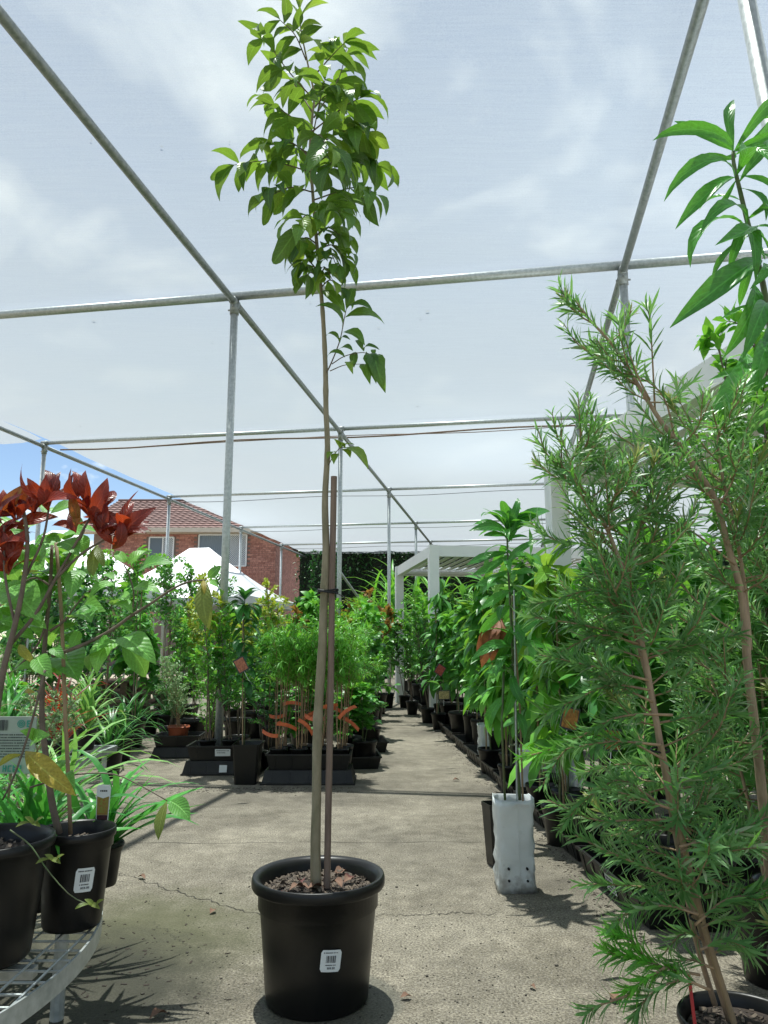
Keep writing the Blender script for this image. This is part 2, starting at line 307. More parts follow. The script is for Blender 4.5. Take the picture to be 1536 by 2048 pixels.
class Foliage:
    """many leaves of a few templates joined in one mesh"""
    def __init__(s, tpls): s.t = tpls; s.items = [[] for _ in tpls]
    def add(s, pos, d, n, L, rng):
        x, y, z = frame(d, n); s.items[rng.randrange(len(s.t))].append(np.concatenate([pos, x * L, y * L, z * L]))
    def mesh(s, name, m):
        Vs = []; Fs = []; U = []; off = 0
        for (tv, tf, tu), it in zip(s.t, s.items):
            if not it: continue
            A = np.array(it); P = A[:, None, 0:3] + tv[None, :, 0:1] * A[:, None, 3:6] + tv[None, :, 1:2] * A[:, None, 6:9] + tv[None, :, 2:3] * A[:, None, 9:12]
            k = len(tv); n = len(it); Vs.append(P.reshape(-1, 3))
            F = (tf[None] + (np.arange(n) * k)[:, None, None]).reshape(-1, 4) + off; Fs.append(F); off += n * k; U.append(np.tile(tu[tf.reshape(-1)], (n, 1)))
        me = bpy.data.meshes.new(name)
        if not Vs: return me
        Vv = np.concatenate(Vs); Ff = np.concatenate(Fs); me.vertices.add(len(Vv)); me.vertices.foreach_set("co", Vv.astype(np.float32).reshape(-1))
        me.loops.add(Ff.size); me.loops.foreach_set("vertex_index", Ff.astype(np.int32).reshape(-1)); me.polygons.add(len(Ff))
        me.polygons.foreach_set("loop_start", np.arange(0, Ff.size, 4, dtype=np.int32)); me.polygons.foreach_set("loop_total", np.full(len(Ff), 4, dtype=np.int32))
        me.polygons.foreach_set("use_smooth", np.ones(len(Ff), dtype=bool)); me.update(calc_edges=True)
        uv = me.uv_layers.new(name="UVMap"); uv.data.foreach_set("uv", np.concatenate(U).astype(np.float32).reshape(-1))
        me.materials.append(m); return me
def ftpl(prof, wr, arch=0.3, fold=0.15, wave=0.0, side=0.0, rows=3, cols=2, n=3, seed=0):
    outl = []
    for i in range(n):
        tp = leaf_tpl(prof, arch * (0.5 + 0.5 * i), fold, wave, side * (i - 1), rows, cols, seed + i)
        outl.append((tpl_xyz(tp, wr), tp[1], tp[2]))
    return outl
# ------------------------------------------------------------------ ground
def ground_material():
    m = bpy.data.materials.new("weathered_concrete"); m.use_nodes = True; t = m.node_tree; b = t.nodes["Principled BSDF"]; L = t.links.new
    tc = t.nodes.new("ShaderNodeTexCoord"); src = tc.outputs["Object"]
    def noise(sc, det=5, rough=0.6, dist=0.0):
        n = t.nodes.new("ShaderNodeTexNoise"); n.inputs["Scale"].default_value = sc; n.inputs["Detail"].default_value = det; n.inputs["Roughness"].default_value = rough; n.inputs["Distortion"].default_value = dist
        L(src, n.inputs["Vector"]); return n.outputs["Fac"]
    def ramp(f, a, bb, ca, cb):
        r = t.nodes.new("ShaderNodeValToRGB"); r.color_ramp.elements[0].position = a; r.color_ramp.elements[1].position = bb; r.color_ramp.elements[0].color = (*ca, 1); r.color_ramp.elements[1].color = (*cb, 1); L(f, r.inputs[0]); return r.outputs[0]
    def mix(f, a, bb, mode='MIX', fac=None):
        x = t.nodes.new("ShaderNodeMix"); x.data_type = 'RGBA'; x.blend_type = mode
        if f is None: x.inputs[0].default_value = fac
        else: L(f, x.inputs[0])
        if isinstance(a, tuple): x.inputs[6].default_value = (*a, 1)
        else: L(a, x.inputs[6])
        if isinstance(bb, tuple): x.inputs[7].default_value = (*bb, 1)
        else: L(bb, x.inputs[7])
        return x.outputs[2]
    base = ramp(noise(0.9, 6, 0.65, 0.4), 0.32, 0.70, (0.205, 0.187, 0.152), (0.375, 0.345, 0.285))
    mid = ramp(noise(9, 6, 0.7), 0.3, 0.7, (0.62, 0.61, 0.58), (1.12, 1.11, 1.08)); base = mix(None, base, mid, 'MULTIPLY', 1.0)
    st_ = ramp(noise(2.6, 7, 0.7, 1.2), 0.38, 0.56, (0.74, 0.73, 0.71), (1.0, 1.0, 1.0)); base = mix(None, base, st_, 'MULTIPLY', 1.0)
    sp = ramp(noise(120, 3, 0.75), 0.36, 0.66, (0.28, 0.26, 0.24), (1.42, 1.41, 1.37)); base = mix(None, base, sp, 'MULTIPLY', 1.0)
    vo = t.nodes.new("ShaderNodeTexVoronoi"); vo.inputs["Scale"].default_value = 95.0; L(src, vo.inputs["Vector"])
    peb = ramp(vo.outputs["Distance"], 0.12, 0.30, (1, 1, 1), (0, 0, 0)); pc = ramp(vo.outputs["Color"], 0.2, 0.9, (0.13, 0.12, 0.11), (0.46, 0.43, 0.38))
    pf = t.nodes.new("ShaderNodeMath"); pf.operation = 'MULTIPLY'; pf.inputs[1].default_value = 0.55; L(peb, pf.inputs[0]); base = mix(pf.outputs[0], base, pc)
    # ring at the big pot, algae and the patch under the table, each with its own place and ragged edge
    shared = noise(7, 4)
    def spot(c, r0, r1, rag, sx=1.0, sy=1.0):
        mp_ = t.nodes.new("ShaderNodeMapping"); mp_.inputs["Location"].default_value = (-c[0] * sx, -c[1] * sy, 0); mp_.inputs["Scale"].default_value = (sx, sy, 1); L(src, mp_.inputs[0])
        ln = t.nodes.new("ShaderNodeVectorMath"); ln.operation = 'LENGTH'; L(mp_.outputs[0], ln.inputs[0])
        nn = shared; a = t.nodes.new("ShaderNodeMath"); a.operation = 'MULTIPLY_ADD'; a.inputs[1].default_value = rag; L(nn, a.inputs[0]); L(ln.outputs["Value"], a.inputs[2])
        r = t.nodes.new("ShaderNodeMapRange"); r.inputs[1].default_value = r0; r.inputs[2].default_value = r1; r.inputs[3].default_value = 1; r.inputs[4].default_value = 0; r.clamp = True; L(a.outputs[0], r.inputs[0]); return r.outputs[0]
    def scale(f, k):
        a = t.nodes.new("ShaderNodeMath"); a.operation = 'MULTIPLY'; a.inputs[1].default_value = k; L(f, a.inputs[0]); return a.outputs[0]
    rim_shade = spot((-0.168, 2.565), 0.245, 0.268, 0.06)  # pot rim's shadow painted in as a dark, slightly glossier ring
    base = mix(scale(rim_shade, 0.5), base, (0.055, 0.058, 0.040))
    alg = spot((-0.93, 3.12), 0.48, 0.90, 0.5, 1.0, 1.0); base = mix(scale(alg, 0.8), base, (0.075, 0.076, 0.034))
    table_shade = spot((-1.12, 2.58), 0.60, 0.92, 0.4, 1.0, 1.0); base = mix(scale(table_shade, 0.88), base, (0.030, 0.030, 0.020))  # shadow of the mesh table painted into the concrete colour
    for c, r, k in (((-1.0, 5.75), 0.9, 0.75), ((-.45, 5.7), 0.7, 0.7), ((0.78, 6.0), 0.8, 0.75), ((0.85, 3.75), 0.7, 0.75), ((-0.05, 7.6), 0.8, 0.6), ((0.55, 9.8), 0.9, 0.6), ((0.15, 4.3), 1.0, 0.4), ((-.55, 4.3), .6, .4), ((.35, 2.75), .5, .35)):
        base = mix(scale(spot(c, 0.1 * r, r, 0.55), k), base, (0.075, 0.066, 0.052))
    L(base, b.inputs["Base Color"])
    rg = t.nodes.new("ShaderNodeMapRange"); rg.inputs[3].default_value = 0.93; rg.inputs[4].default_value = 0.6; L(rim_shade, rg.inputs[0]); L(rg.outputs[0], b.inputs["Roughness"])
    bp = t.nodes.new("ShaderNodeBump"); bp.inputs["Strength"].default_value = 0.8; bp.inputs["Distance"].default_value = 0.004; L(noise(85, 6, 0.75), bp.inputs["Height"]); L(bp.outputs[0], b.inputs["Normal"])
    return m
M['ground'] = ground_material()
M['crackfill'] = mat('crack_dirt', (0.035, 0.032, 0.026), 0.95, nscale=40, col2=(0.06, 0.055, 0.04))
g = MB()
nx = 40
xs = np.concatenate([[-250, -90], np.linspace(-30, 30, 31), [90, 250]]); ys = np.concatenate([[-250, -60], np.linspace(-12, 48, 31), [100, 300]])
GV = np.array([(x, y, 0) for y in ys for x in xs]); k = len(xs)
g.add(GV, [(j * k + i, j * k + i + 1, (j + 1) * k + i + 1, (j + 1) * k + i) for j in range(len(ys) - 1) for i in range(k - 1)])
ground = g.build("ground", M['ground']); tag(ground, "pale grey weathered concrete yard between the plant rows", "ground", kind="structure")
def crack(pts, wmax, seed, z=0.002):
    rr = random.Random(seed); pts = smooth_path(pts, 60); b = MB(); Lf = []; Rt = []
    T = np.gradient(pts, axis=0)
    jit = 0
    for i, p in enumerate(pts):
        tn = nrm(T[i]); nn = V3(-tn[1], tn[0], 0); jit = 0.6 * jit + rr.uniform(-0.016, 0.016)
        wv = wmax * (0.25 + 0.75 * rr.random()) * (1 - 0.7 * abs(i / 30 - 1) ** 3)
        q = p + nn * jit; Lf.append((q[0] + nn[0] * wv, q[1] + nn[1] * wv, z)); Rt.append((q[0] - nn[0] * wv, q[1] - nn[1] * wv, z))
    n = len(pts); b.add(Lf + Rt, [(i, i + 1, n + i + 1, n + i) for i in range(n - 1)]); return b
for i, (pp, wv) in enumerate([([(228, 1742), (260, 1755), (320, 1772), (380, 1790), (440, 1808), (520, 1830), (600, 1843)], 0.004), ([(745, 1832), (830, 1829), (920, 1826), (1010, 1828)], 0.0032), ([(1010, 1828), (1080, 1820), (1150, 1812)], 0.0022), ([(735, 1945), (770, 1965), (800, 1990)], 0.0022), ([(300, 1840), (340, 1868), (385, 1895)], 0.002), ([(700, 1585), (860, 1590), (990, 1600)], 0.002)]):
    crack([gr(a, c) for a, c in pp], wv, 40 + i).build("crack", M['crackfill'], ground)
for yv in (1688, 1448):
    a = gr(-40, yv); c = gr(1580, yv - 6); jb = MB()
    crack([a, a * 0.66 + c * 0.34, a * 0.33 + c * 0.67, c], 0.0035, int(yv), 0.0016).build("ground_line", M['crackfill'], ground)  # thin ragged dark line right across the concrete
# soil and leaf litter collected along the foot of the rows
lt_ = MB(); rng = random.Random(15)
for i in range(1500):
    q = rng.random()
    if q < .6: y_ = 3.0 + 9 * rng.random() ** 1.4; p = RG(1.0 - .07 * (y_ - 3.09) - abs(rng.gauss(0, .06)), y_)
    elif q < .93: p = RG(rng.uniform(-1.75, -.2), 5.72 - abs(rng.gauss(0, .10)))
    else: p = (-.90 + rng.gauss(0, .16), 2.85 + rng.gauss(0, .25), 1)
    s = rng.uniform(.0012, .004); E = Matrix.Rotation(rng.uniform(0, 6.28), 3, 'Z') @ Matrix.Rotation(rng.uniform(-.3, .3), 3, 'X'); lt_.box((p[0], p[1], s * .25), (s * rng.uniform(1, 3), s * .8, s * .22), np.array(E))
tag(lt_.build("leaf_litter", M['soil']), "bits of soil and dry leaf along the foot of the plant rows", "litter", kind="stuff")
# loose grit and dead leaf bits lying on the concrete
rng = random.Random(5); gb = MB()
for i in range(900):
    px = rng.uniform(200, 1250); py = 1600 + 448 * rng.random() ** 0.8; p = gr(px, py); s = rng.uniform(0.0008, 0.003) * (1 if rng.random() < 0.93 else 2); a = rng.uniform(0, 6.28)
    R = np.array(((math.cos(a), -math.sin(a), 0), (math.sin(a), math.cos(a), 0), (0, 0, 1)))
    gb.box((p[0], p[1], s * 0.3), (s, s * rng.uniform(0.4, 1), s * 0.4), R)
tag(gb.build("gravel", M['crackfill']), "fine dark grit scattered over the concrete", "grit", kind="stuff")
DL = [leaf_mesh("dead_leaf", leaf_tpl(OVATE, 0.5, 0.6, 0.3, 0.05, 6, 4, i), 0.27, M['dryleaf']) for i in range(3)]
for i, (px, py, L_, lab) in enumerate([(905, 1562, 0.06, "small curled brown leaf on the concrete between the middle trays and the right row"), (420, 1830, 0.045, "small dead leaf lying by the long crack in the concrete"), (290, 1760, 0.05, "dead leaf at the near end of the crack by the left pot"), (335, 2030, 0.06, "reddish dead leaf on the concrete at the bottom edge"), (1060, 1975, 0.03, "tiny dead leaf on open concrete right of the big pot"), (800, 2000, 0.04, "dead leaf beside the dark ring of the big pot"), (1230, 2010, 0.06, "dark dead leaf under the low bottlebrush spray")]):
    p = gr(px, py); a = i * 1.3
    o = leaf_obj("fallen_leaf", DL[i % 3], None, (p[0], p[1], 0.006), (math.cos(a), math.sin(a), 0), (0, 0, 1), L_); tag(o, lab, "leaf")

# ------------------------------------------------------------------ shade house: galvanised pipe frame under white shade cloth
P0 = V3(-1.49, 7.01, 0); YAW = math.radians(9.6); U_ = V3(math.sin(YAW), math.cos(YAW), 0); V_ = V3(math.cos(YAW), -math.sin(YAW), 0)
RH = CAMH + 3.36
def S(u, v, z): p = P0 + U_ * u + V_ * v; return V3(p[0], p[1], z)
US = [-5.2, 0.0, 4.75, 9.6, 14.4, 18.4, 22.6]; VS = [-5.24, 0.0, 3.73, 9.0]
fr_ = thing("shade_house_frame", tuple(S(0, 0, 0)), "galvanised pipe frame of posts and rails holding up the white shade cloth", "pipe frame")
FL = S(0, 0, 0)
def fpart(name, mb, m=None): return mb.build(name, m or M['galv'], fr_, True, )
for v in VS:
    for i in range(len(US) - 1):
        a = S(US[i], v, RH) - FL; c = S(US[i + 1], v, RH) - FL
        fpart("long_rail", MB().tube([a + (c - a) * t for t in np.linspace(0, 1, 5)], 0.034, 12), M['galv_dull'])
    ext = S(-11, v, RH) - FL
    fpart("long_rail", MB().tube([ext, S(US[0], v, RH) - FL], 0.034, 12), M['galv_dull'])
for u in US:
    for i in range(len(VS) - 1):
        a = S(u, VS[i], RH + 0.066) - FL; c = S(u, VS[i + 1], RH + 0.066) - FL
        fpart("cross_rail", MB().tube([a, (a + c) / 2, c], 0.042 if u == 0.0 else 0.033, 12), M['galv'])
        if u == 0.0:
            fpart("cable_rail", MB().tube([a + V3(0, .09, 0.03), c + V3(0, .09, 0.03)], 0.022, 10), M['galv'])
    if u == 0.0:
        fpart("cross_rail", MB().tube([S(u, -12, RH + 0.066) - FL, S(u, VS[0], RH + 0.066) - FL], 0.033, 12))
for u in US:
    for v in VS:
        if u < 0 and v < 6: continue
        b0 = S(u, v, 0) - FL; t0 = S(u, v, RH - 0.02) - FL
        fpart("post", MB().tube([b0, (b0 + t0) / 2, t0], 0.037, 14))
        fpart("base_plate", MB().box(b0 + V3(0, 0, 0.006), (0.07, 0.07, 0.006)).tube([b0 + V3(0, 0, 0.01), b0 + V3(0, 0, 0.12)], 0.044, 12))
        cl = MB().tube([t0 + V3(0, 0, -0.11), t0 + V3(0, 0, 0.05)], 0.045, 14)
        cl.tube([t0 - V_ * 0.001 - U_ * 0.06 + V3(0, 0, .02), t0 + U_ * 0.06 + V3(0, 0, .02)], 0.042, 12).tube([t0 - V_ * 0.06 + V3(0, 0, .086), t0 + V_ * 0.06 + V3(0, 0, .086)], 0.041, 12)
        for s in (-1, 1): cl.tube([t0 + V_ * s * 0.03 + V3(0, 0, -.06), t0 + V_ * s * 0.065 + V3(0, 0, -.06)], 0.009, 8).tube([t0 + U_ * s * 0.05 + V3(0, 0, -.01), t0 + U_ * s * 0.05 + V3(0, 0, -.05)], 0.008, 6)
        fpart("clamp", cl, M['galv_dull'])
# leaning post on the near right, brace in the far bay
pt = at(1482, -60, 2.95); pb = V3(2.02, 3.02, 0.0)
fpart("post", MB().tube([pt - FL, (pt + pb) / 2 - FL, pb - FL], 0.037, 14)); 
fpart("brace", MB().tube([S(9.6, 0.02, 1.15) - FL, S(4.75, 0.02, 2.2) - FL], 0.022, 10))
# cloth
def cloth_material():
    m = bpy.data.materials.new("white_shade_cloth"); m.use_nodes = True; t = m.node_tree; t.nodes.clear(); L = t.links.new
    o = t.nodes.new("ShaderNodeOutputMaterial"); tr = t.nodes.new("ShaderNodeBsdfTransparent"); tl = t.nodes.new("ShaderNodeBsdfTranslucent"); df = t.nodes.new("ShaderNodeBsdfDiffuse")
    tr.inputs[0].default_value = (0.91, 0.965, 0.97, 1); tl.inputs[0].default_value = (0.322, 0.362, 0.396, 1); df.inputs[0].default_value = (0.45, 0.50, 0.52, 1)
    m1 = t.nodes.new("ShaderNodeMixShader"); m1.inputs[0].default_value = 0.58; L(tl.outputs[0], m1.inputs[1]); L(df.outputs[0], m1.inputs[2])
    tc = t.nodes.new("ShaderNodeTexCoord"); mp_ = t.nodes.new("ShaderNodeMapping"); mp_.inputs["Rotation"].default_value = (0, 0, YAW); mp_.inputs["Scale"].default_value = (3, 95, 1); L(tc.outputs["Object"], mp_.inputs[0])
    n = t.nodes.new("ShaderNodeTexNoise"); n.inputs["Scale"].default_value = 1.0; n.inputs["Detail"].default_value = 2; L(mp_.outputs[0], n.inputs["Vector"])
    n2 = t.nodes.new("ShaderNodeTexNoise"); n2.inputs["Scale"].default_value = 120.0; n2.inputs["Detail"].default_value = 0; L(tc.outputs["Object"], n2.inputs["Vector"])
    a = t.nodes.new("ShaderNodeMath"); a.operation = 'ADD'; L(n.outputs["Fac"], a.inputs[0]); L(n2.outputs["Fac"], a.inputs[1])
    r = t.nodes.new("ShaderNodeMapRange"); r.inputs[1].default_value = 0.6; r.inputs[2].default_value = 1.4; r.inputs[3].default_value = 0.46; r.inputs[4].default_value = 0.62; L(a.outputs[0], r.inputs[0])
    g_ = t.nodes.new("ShaderNodeNewGeometry"); dt = t.nodes.new("ShaderNodeVectorMath"); dt.operation = 'DOT_PRODUCT'; L(g_.outputs["Incoming"], dt.inputs[0]); L(g_.outputs["Normal"], dt.inputs[1])
    ab = t.nodes.new("ShaderNodeMath"); ab.operation = 'ABSOLUTE'; L(dt.outputs["Value"], ab.inputs[0]); mxx = t.nodes.new("ShaderNodeMath"); mxx.operation = 'MAXIMUM'; mxx.inputs[1].default_value = 0.06; L(ab.outputs[0], mxx.inputs[0])
    iv = t.nodes.new("ShaderNodeMath"); iv.operation = 'DIVIDE'; iv.inputs[0].default_value = 1.0; L(mxx.outputs[0], iv.inputs[1])
    op = t.nodes.new("ShaderNodeMath"); op.operation = 'SUBTRACT'; op.inputs[0].default_value = 1.0; L(r.outputs[0], op.inputs[1])
    pw = t.nodes.new("ShaderNodeMath"); pw.operation = 'POWER'; L(op.outputs[0], pw.inputs[0]); L(iv.outputs[0], pw.inputs[1])   # threads overlap more the flatter one looks through the weave
    cl_ = t.nodes.new("ShaderNodeMath"); cl_.operation = 'SUBTRACT'; cl_.inputs[0].default_value = 1.0; L(pw.outputs[0], cl_.inputs[1])
    m2 = t.nodes.new("ShaderNodeMixShader"); L(cl_.outputs[0], m2.inputs[0]); L(tr.outputs[0], m2.inputs[1]); L(m1.outputs[0], m2.inputs[2]); L(m2.outputs[0], o.inputs[0]); return m
M['cloth'] = cloth_material()
cu = np.linspace(-11, 23.0, 95); cv = np.linspace(-5.24, 14.0, 50); CVs = []
for j, u in enumerate(cu):
    for i, v in enumerate(cv):
        ub = min(abs(u - x) for x in US); sag = -0.02 * min(1, ub / 1.2) + 0.006 * math.sin(v * 5 + u * 1.7) + 0.006 * math.sin(u * 4.1 - v * 2)
        q = S(u, v, RH + 0.152 + sag)
        if j == len(cu) - 1: q[2] -= 0.04 + 0.03 * math.sin(v * 3.3)
        CVs.append(q)
k = len(cv); cm = MB().add(CVs, [(j * k + i, j * k + i + 1, (j + 1) * k + i + 1, (j + 1) * k + i) for j in range(len(cu) - 1) for i in range(k - 1)])
cloth = cm.build("shade_cloth", M['cloth'], None, True); tag(cloth, "white woven shade cloth stretched over the pipe frame", "shade cloth")
# the left bay beyond the far-left rail is covered only up to the second cross rail
cu2 = np.linspace(-11, 4.7, 44); cv2 = np.linspace(-15, -5.27, 28); C2 = [S(u, v, RH + 0.148 + 0.006 * math.sin(v * 5 + u * 1.7)) for u in cu2 for v in cv2]; k = len(cv2)
for i in range(k):
    C2[(len(cu2) - 1) * k + i][2] -= 0.05 + 0.035 * math.sin(cv2[i] * 4)
cm = MB().add(C2, [(j * k + i, j * k + i + 1, (j + 1) * k + i + 1, (j + 1) * k + i) for j in range(len(cu2) - 1) for i in range(k - 1)])
tag(cm.build("shade_cloth", M['cloth'], None, True), "loose-edged left sheet of white shade cloth ending beside the blue sky", "shade cloth")
sp = MB(); rng = random.Random(11)
for i in range(300):
    u = rng.uniform(-4.5, 22.5); v = rng.uniform(-5.1, 11); s = rng.uniform(0.002, 0.005) * (1 if rng.random() < .85 else 2.2); q = S(u, v, RH + 0.162); a = rng.uniform(0, 3.1)
    R = np.array(((math.cos(a), -math.sin(a), 0), (math.sin(a), math.cos(a), 0), (0, 0, 1)))
    sp.box(q, (s * rng.uniform(1, 3), s, 0.003), R)
tag(sp.build("cloth_debris", M['darkgap']), "small dark leaf specks lying on the shade cloth", "specks", kind="stuff")
ropes = [(5.15, M['rope'], 0.014, "brown rope strung under the cloth beside the second cross rail"), (10.2, M['wire'], 0.008, "thin dark wire under the cloth behind the third cross rail"), (15.1, M['wire'], 0.008, "thin wire under the cloth behind the fourth cross rail"), (19.4, M['wire'], 0.009, "thin wire under the cloth near its far end")]
for u, m_, r, lab in ropes:
    b = MB(); n = 24
    b.tube([S(u + 0.02 * math.sin(i), -5.2 + 16 * i / n, RH + 0.05 - 0.02 * math.sin(i * 0.9)) for i in range(n + 1)], r, 6)
    if m_ is M['rope']: b.tube([S(u + 0.05 + 0.02 * math.sin(i * 1.3), -5.2 + 16 * i / n, RH + 0.06 - 0.02 * math.sin(i * 0.7)) for i in range(n + 1)], 0.007, 6)
    tag(b.build("support_rope" if m_ is M['rope'] else "support_wire", m_, None, True), lab, "rope" if m_ is M['rope'] else "wire")

# ------------------------------------------------------------------ white louvred pergolas
def pergola(corner, rz, wx, ly, H, label, blade_gap=0.16):
    root = thing("louvred_pergola", tuple(corner), label, "pergola", None, rz)
    bt = 0.17; pw = 0.075
    def beam(a, c): MB().bar(a, c, 0.10, bt).build("beam", M['white_alu'], root)
    z = H - bt / 2
    beam((0, 0.05, z), (0, ly - 0.05, z)); beam((wx, 0.05, z), (wx, ly - 0.05, z)); beam((-0.05, 0, z), (wx + 0.05, 0, z)); beam((-0.05, ly, z), (wx + 0.05, ly, z))
    for x in (0, wx):
        for y in (0, ly): MB().box((x, y, (H + 0.004) / 2), (pw, pw, (H + 0.004) / 2)).build("post", M['white_alu'], root); 
    for s, y in ((1, 0.09), (-1, ly - 0.09)): MB().box((wx / 2, y, H - 0.12), (wx / 2 - 0.06, 0.03, 0.02)).build("gutter", M['white_alu'], root)
    n = int((wx - 0.12) / blade_gap)
    me = None
    for i in range(n):
        x = 0.1 + blade_gap * (i + 0.5)
        if me is None:
            b = MB(); L2 = ly / 2 - 0.07
            prof = [(-0.083, 0.0), (-0.04, 0.014), (0.04, 0.014), (0.083, 0.028), (0.083, 0.018), (0.04, -0.006), (-0.04, -0.006), (-0.083, -0.008)]
            Vv = [(px, yy, pz) for yy in (-L2, L2) for px, pz in prof]; kk = len(prof)
            b.add(Vv, [(q, (q + 1) % kk, kk + (q + 1) % kk, kk + q) for q in range(kk)] + [tuple(range(kk)), tuple(range(2 * kk - 1, kk - 1, -1))]); me = b.mesh("louvre_blade", M['white_alu'])
        o = link("louvre_blade", me, root, (x, ly / 2, H - 0.045)); o.rotation_euler = (0, math.radians(-3.2), 0)
    return root
pergola((1.89, 3.03, 0), math.radians(8.4), 3.3, 3.12, 2.6, "nearer white louvred pergola above the tall plants on the right", 0.165)
pergola((0.76, 11.5, 0), math.radians(8.0), 3.4, 3.3, 2.6, "farther white louvred pergola standing at the far end of the right row", 0.165)

# ------------------------------------------------------------------ brick house behind
def rotbox(mb, c, h): mb.box(c, h)
hx0, hx1, hy, hd, hz = -11.7, -4.36, 30.0, 13.0, 5.58
house = thing("brick_house", (hx1, hy, 0), "red brick house with brown tiled roof behind the white tents", "house")
M['mortar'] = mat('mortar', (0.22, 0.16, 0.135), 0.9)
def brick_material():
    m = leaf_mat('red_brick', (0.33, 0.145, 0.112), (0.50, 0.245, 0.190), (0.2, 0.1, 0.08), 0.85, 0.0); return m
M['brick'] = brick_material()
MB().box(((hx0 - hx1) / 2 - 0.02, hd / 2 + 0.02, hz / 2), ((hx1 - hx0) / 2, hd / 2, hz / 2)).build("wall", M['mortar'], house)
wins = [(-14.0 + 4.36 + 4.84, None)]
w1 = (at(300, 1075, hy), at(346, 1122, hy)); w2 = (at(399, 1070, hy), at(492, 1132, hy))
holes = [(min(a[0], b[0]) - hx1, max(a[0], b[0]) - hx1, b[2], a[2]) for a, b in (w1, w2)]
bl, bh, gap = 0.23, 0.076, 0.010; bm = MB(); row = 0; z = 2.2
while z + bh < hz - 0.02:
    x = -6.9 - (0.12 if row % 2 else 0)
    while x < 0:
        a, c = x, min(x + bl, 0.0); cz = z + bh / 2
        if c - a > 0.03 and not any(a < h[1] + 0.03 and c > h[0] - 0.03 and cz > h[2] - 0.04 and cz < h[3] + 0.05 for h in holes):
            bm.box(((a + c) / 2, 0.008, cz), ((c - a) / 2, 0.018, bh / 2))
        x += bl + gap
    y = 0.0 + (0.12 if row % 2 else 0)
    while y < hd - 0.3:
        bm.box((-0.028, y + bl / 2, z + bh / 2), (0.018, bl / 2, bh / 2)); y += bl + gap
    z += bh + gap; row += 1
tag(bm.build("brick_courses", M['brick'], house), kind="stuff")
for i, (x0, x1, z0, z1) in enumerate(holes):
    wn = MB()
    t = 0.05
    for a, c in (((x0, -.03, z0), (x1, -.03, z0)), ((x0, -.03, z1), (x1, -.03, z1))): wn.bar(V3(*a), V3(*c), t * 1.4, t)
    xm = x0 + (x1 - x0) * 0.56
    for xx in (x0, xm, x1): wn.bar(V3(xx, -.034, z0), V3(xx, -.034, z1), t, t * 1.4, (0, 1, 0))
    wo = wn.build("window", M['white_alu'], house)
    cur = MB(); n = 40; cv_ = []
    for q in range(n + 1):
        xx = x0 + (xm - x0) * q / n; cv_ += [(xx, -0.012 + 0.012 * math.sin(q * 2.1), z0), (xx, -0.012 + 0.012 * math.sin(q * 2.1), z1)]
    cur.add(cv_, [(2 * q, 2 * q + 2, 2 * q + 3, 2 * q + 1) for q in range(n)]); cur.build("curtain", M['curtain'], wo)
    MB().box(((xm + x1) / 2, -0.011, (z0 + z1) / 2), ((x1 - xm) / 2, 0.004, (z1 - z0) / 2)).build("dark_pane", M['curtain'], wo)
    sc_ = MB(); st = 0.085; W_, H_ = x1 - xm, z1 - z0
    for s in (1, -1):
        c0 = -H_
        while c0 < W_:
            p = []
            for yy in (0, H_):
                xx = c0 + yy if s == 1 else c0 + H_ - yy
                p.append((xx, yy))
            (xa, ya), (xb, yb) = p
            def clipx(xa, ya, xb, yb, lim, hi):
                if (xb - xa) == 0: return xa, ya
                return lim, ya + (lim - xa) * (yb - ya) / (xb - xa)
            pts_ = [(xa, ya), (xb, yb)]; ok = True; q2 = []
            for (X, Y_), (X2, Y2) in ((pts_[0], pts_[1]), (pts_[1], pts_[0])):
                if X < 0:
                    if X2 <= 0: ok = False; break
                    Y_ = Y_ + (0 - X) * (Y2 - Y_) / (X2 - X); X = 0
                elif X > W_:
                    if X2 >= W_: ok = False; break
                    Y_ = Y_ + (W_ - X) * (Y2 - Y_) / (X2 - X); X = W_
                q2.append((X, Y_))
            if ok and abs(q2[0][0] - q2[1][0]) > 0.02:
                sc_.bar(V3(xm + q2[0][0], -0.05 - 0.004 * s, z0 + q2[0][1]), V3(xm + q2[1][0], -0.05 - 0.004 * s, z0 + q2[1][1]), 0.014, 0.006, (0, 1, 0))
            c0 += st
    sc_.build("security_screen", M['white_alu'], wo)
M['tile'] = leaf_mat('roof_tile', (0.055, 0.027, 0.023), (0.105, 0.054, 0.045), (0.1, 0.05, 0.04), 0.85, 0.0)
rf = MB(); ny = 14; nxr = 150; ex0, ex1 = hx0 - hx1 - 0.6, 0.55
for j in range(ny):
    y0 = -0.6 + j * 0.34; y1 = y0 + 0.36; z0 = hz + 0.03 + (y0 + 0.6) * 0.42 + 0.045; z1 = z0 + 0.36 * 0.42 - 0.04
    xr = ex1 - (y0 + 0.6)    # hip on the right end
    xsr = np.linspace(ex0, xr, nxr); vv = []
    for x in xsr:
        wv = 0.028 * abs(math.sin(x * math.pi / 0.30)); vv += [(x, y0, z0 + wv), (x, y1, z1 + wv), (x, y0, z0 + wv - 0.05)]
    rf.add(vv, [(3 * q, 3 * q + 3, 3 * q + 4, 3 * q + 1) for q in range(nxr - 1)] + [(3 * q + 2, 3 * q + 5, 3 * q + 3, 3 * q) for q in range(nxr - 1)])
zt = hz + 0.03 + ny * 0.34 * 0.42
rf.add([(ex1, -0.6, hz + 0.06), (ex1 - ny * .34, -0.6 + ny * .34, zt + .02), (ex1, hd + 0.6, hz + 0.06), (ex1 - ny * .34, hd + 0.6 - ny * .34, zt + .02)], [(0, 2, 3, 1)])
roof = rf.build("roof", M['tile'], house)
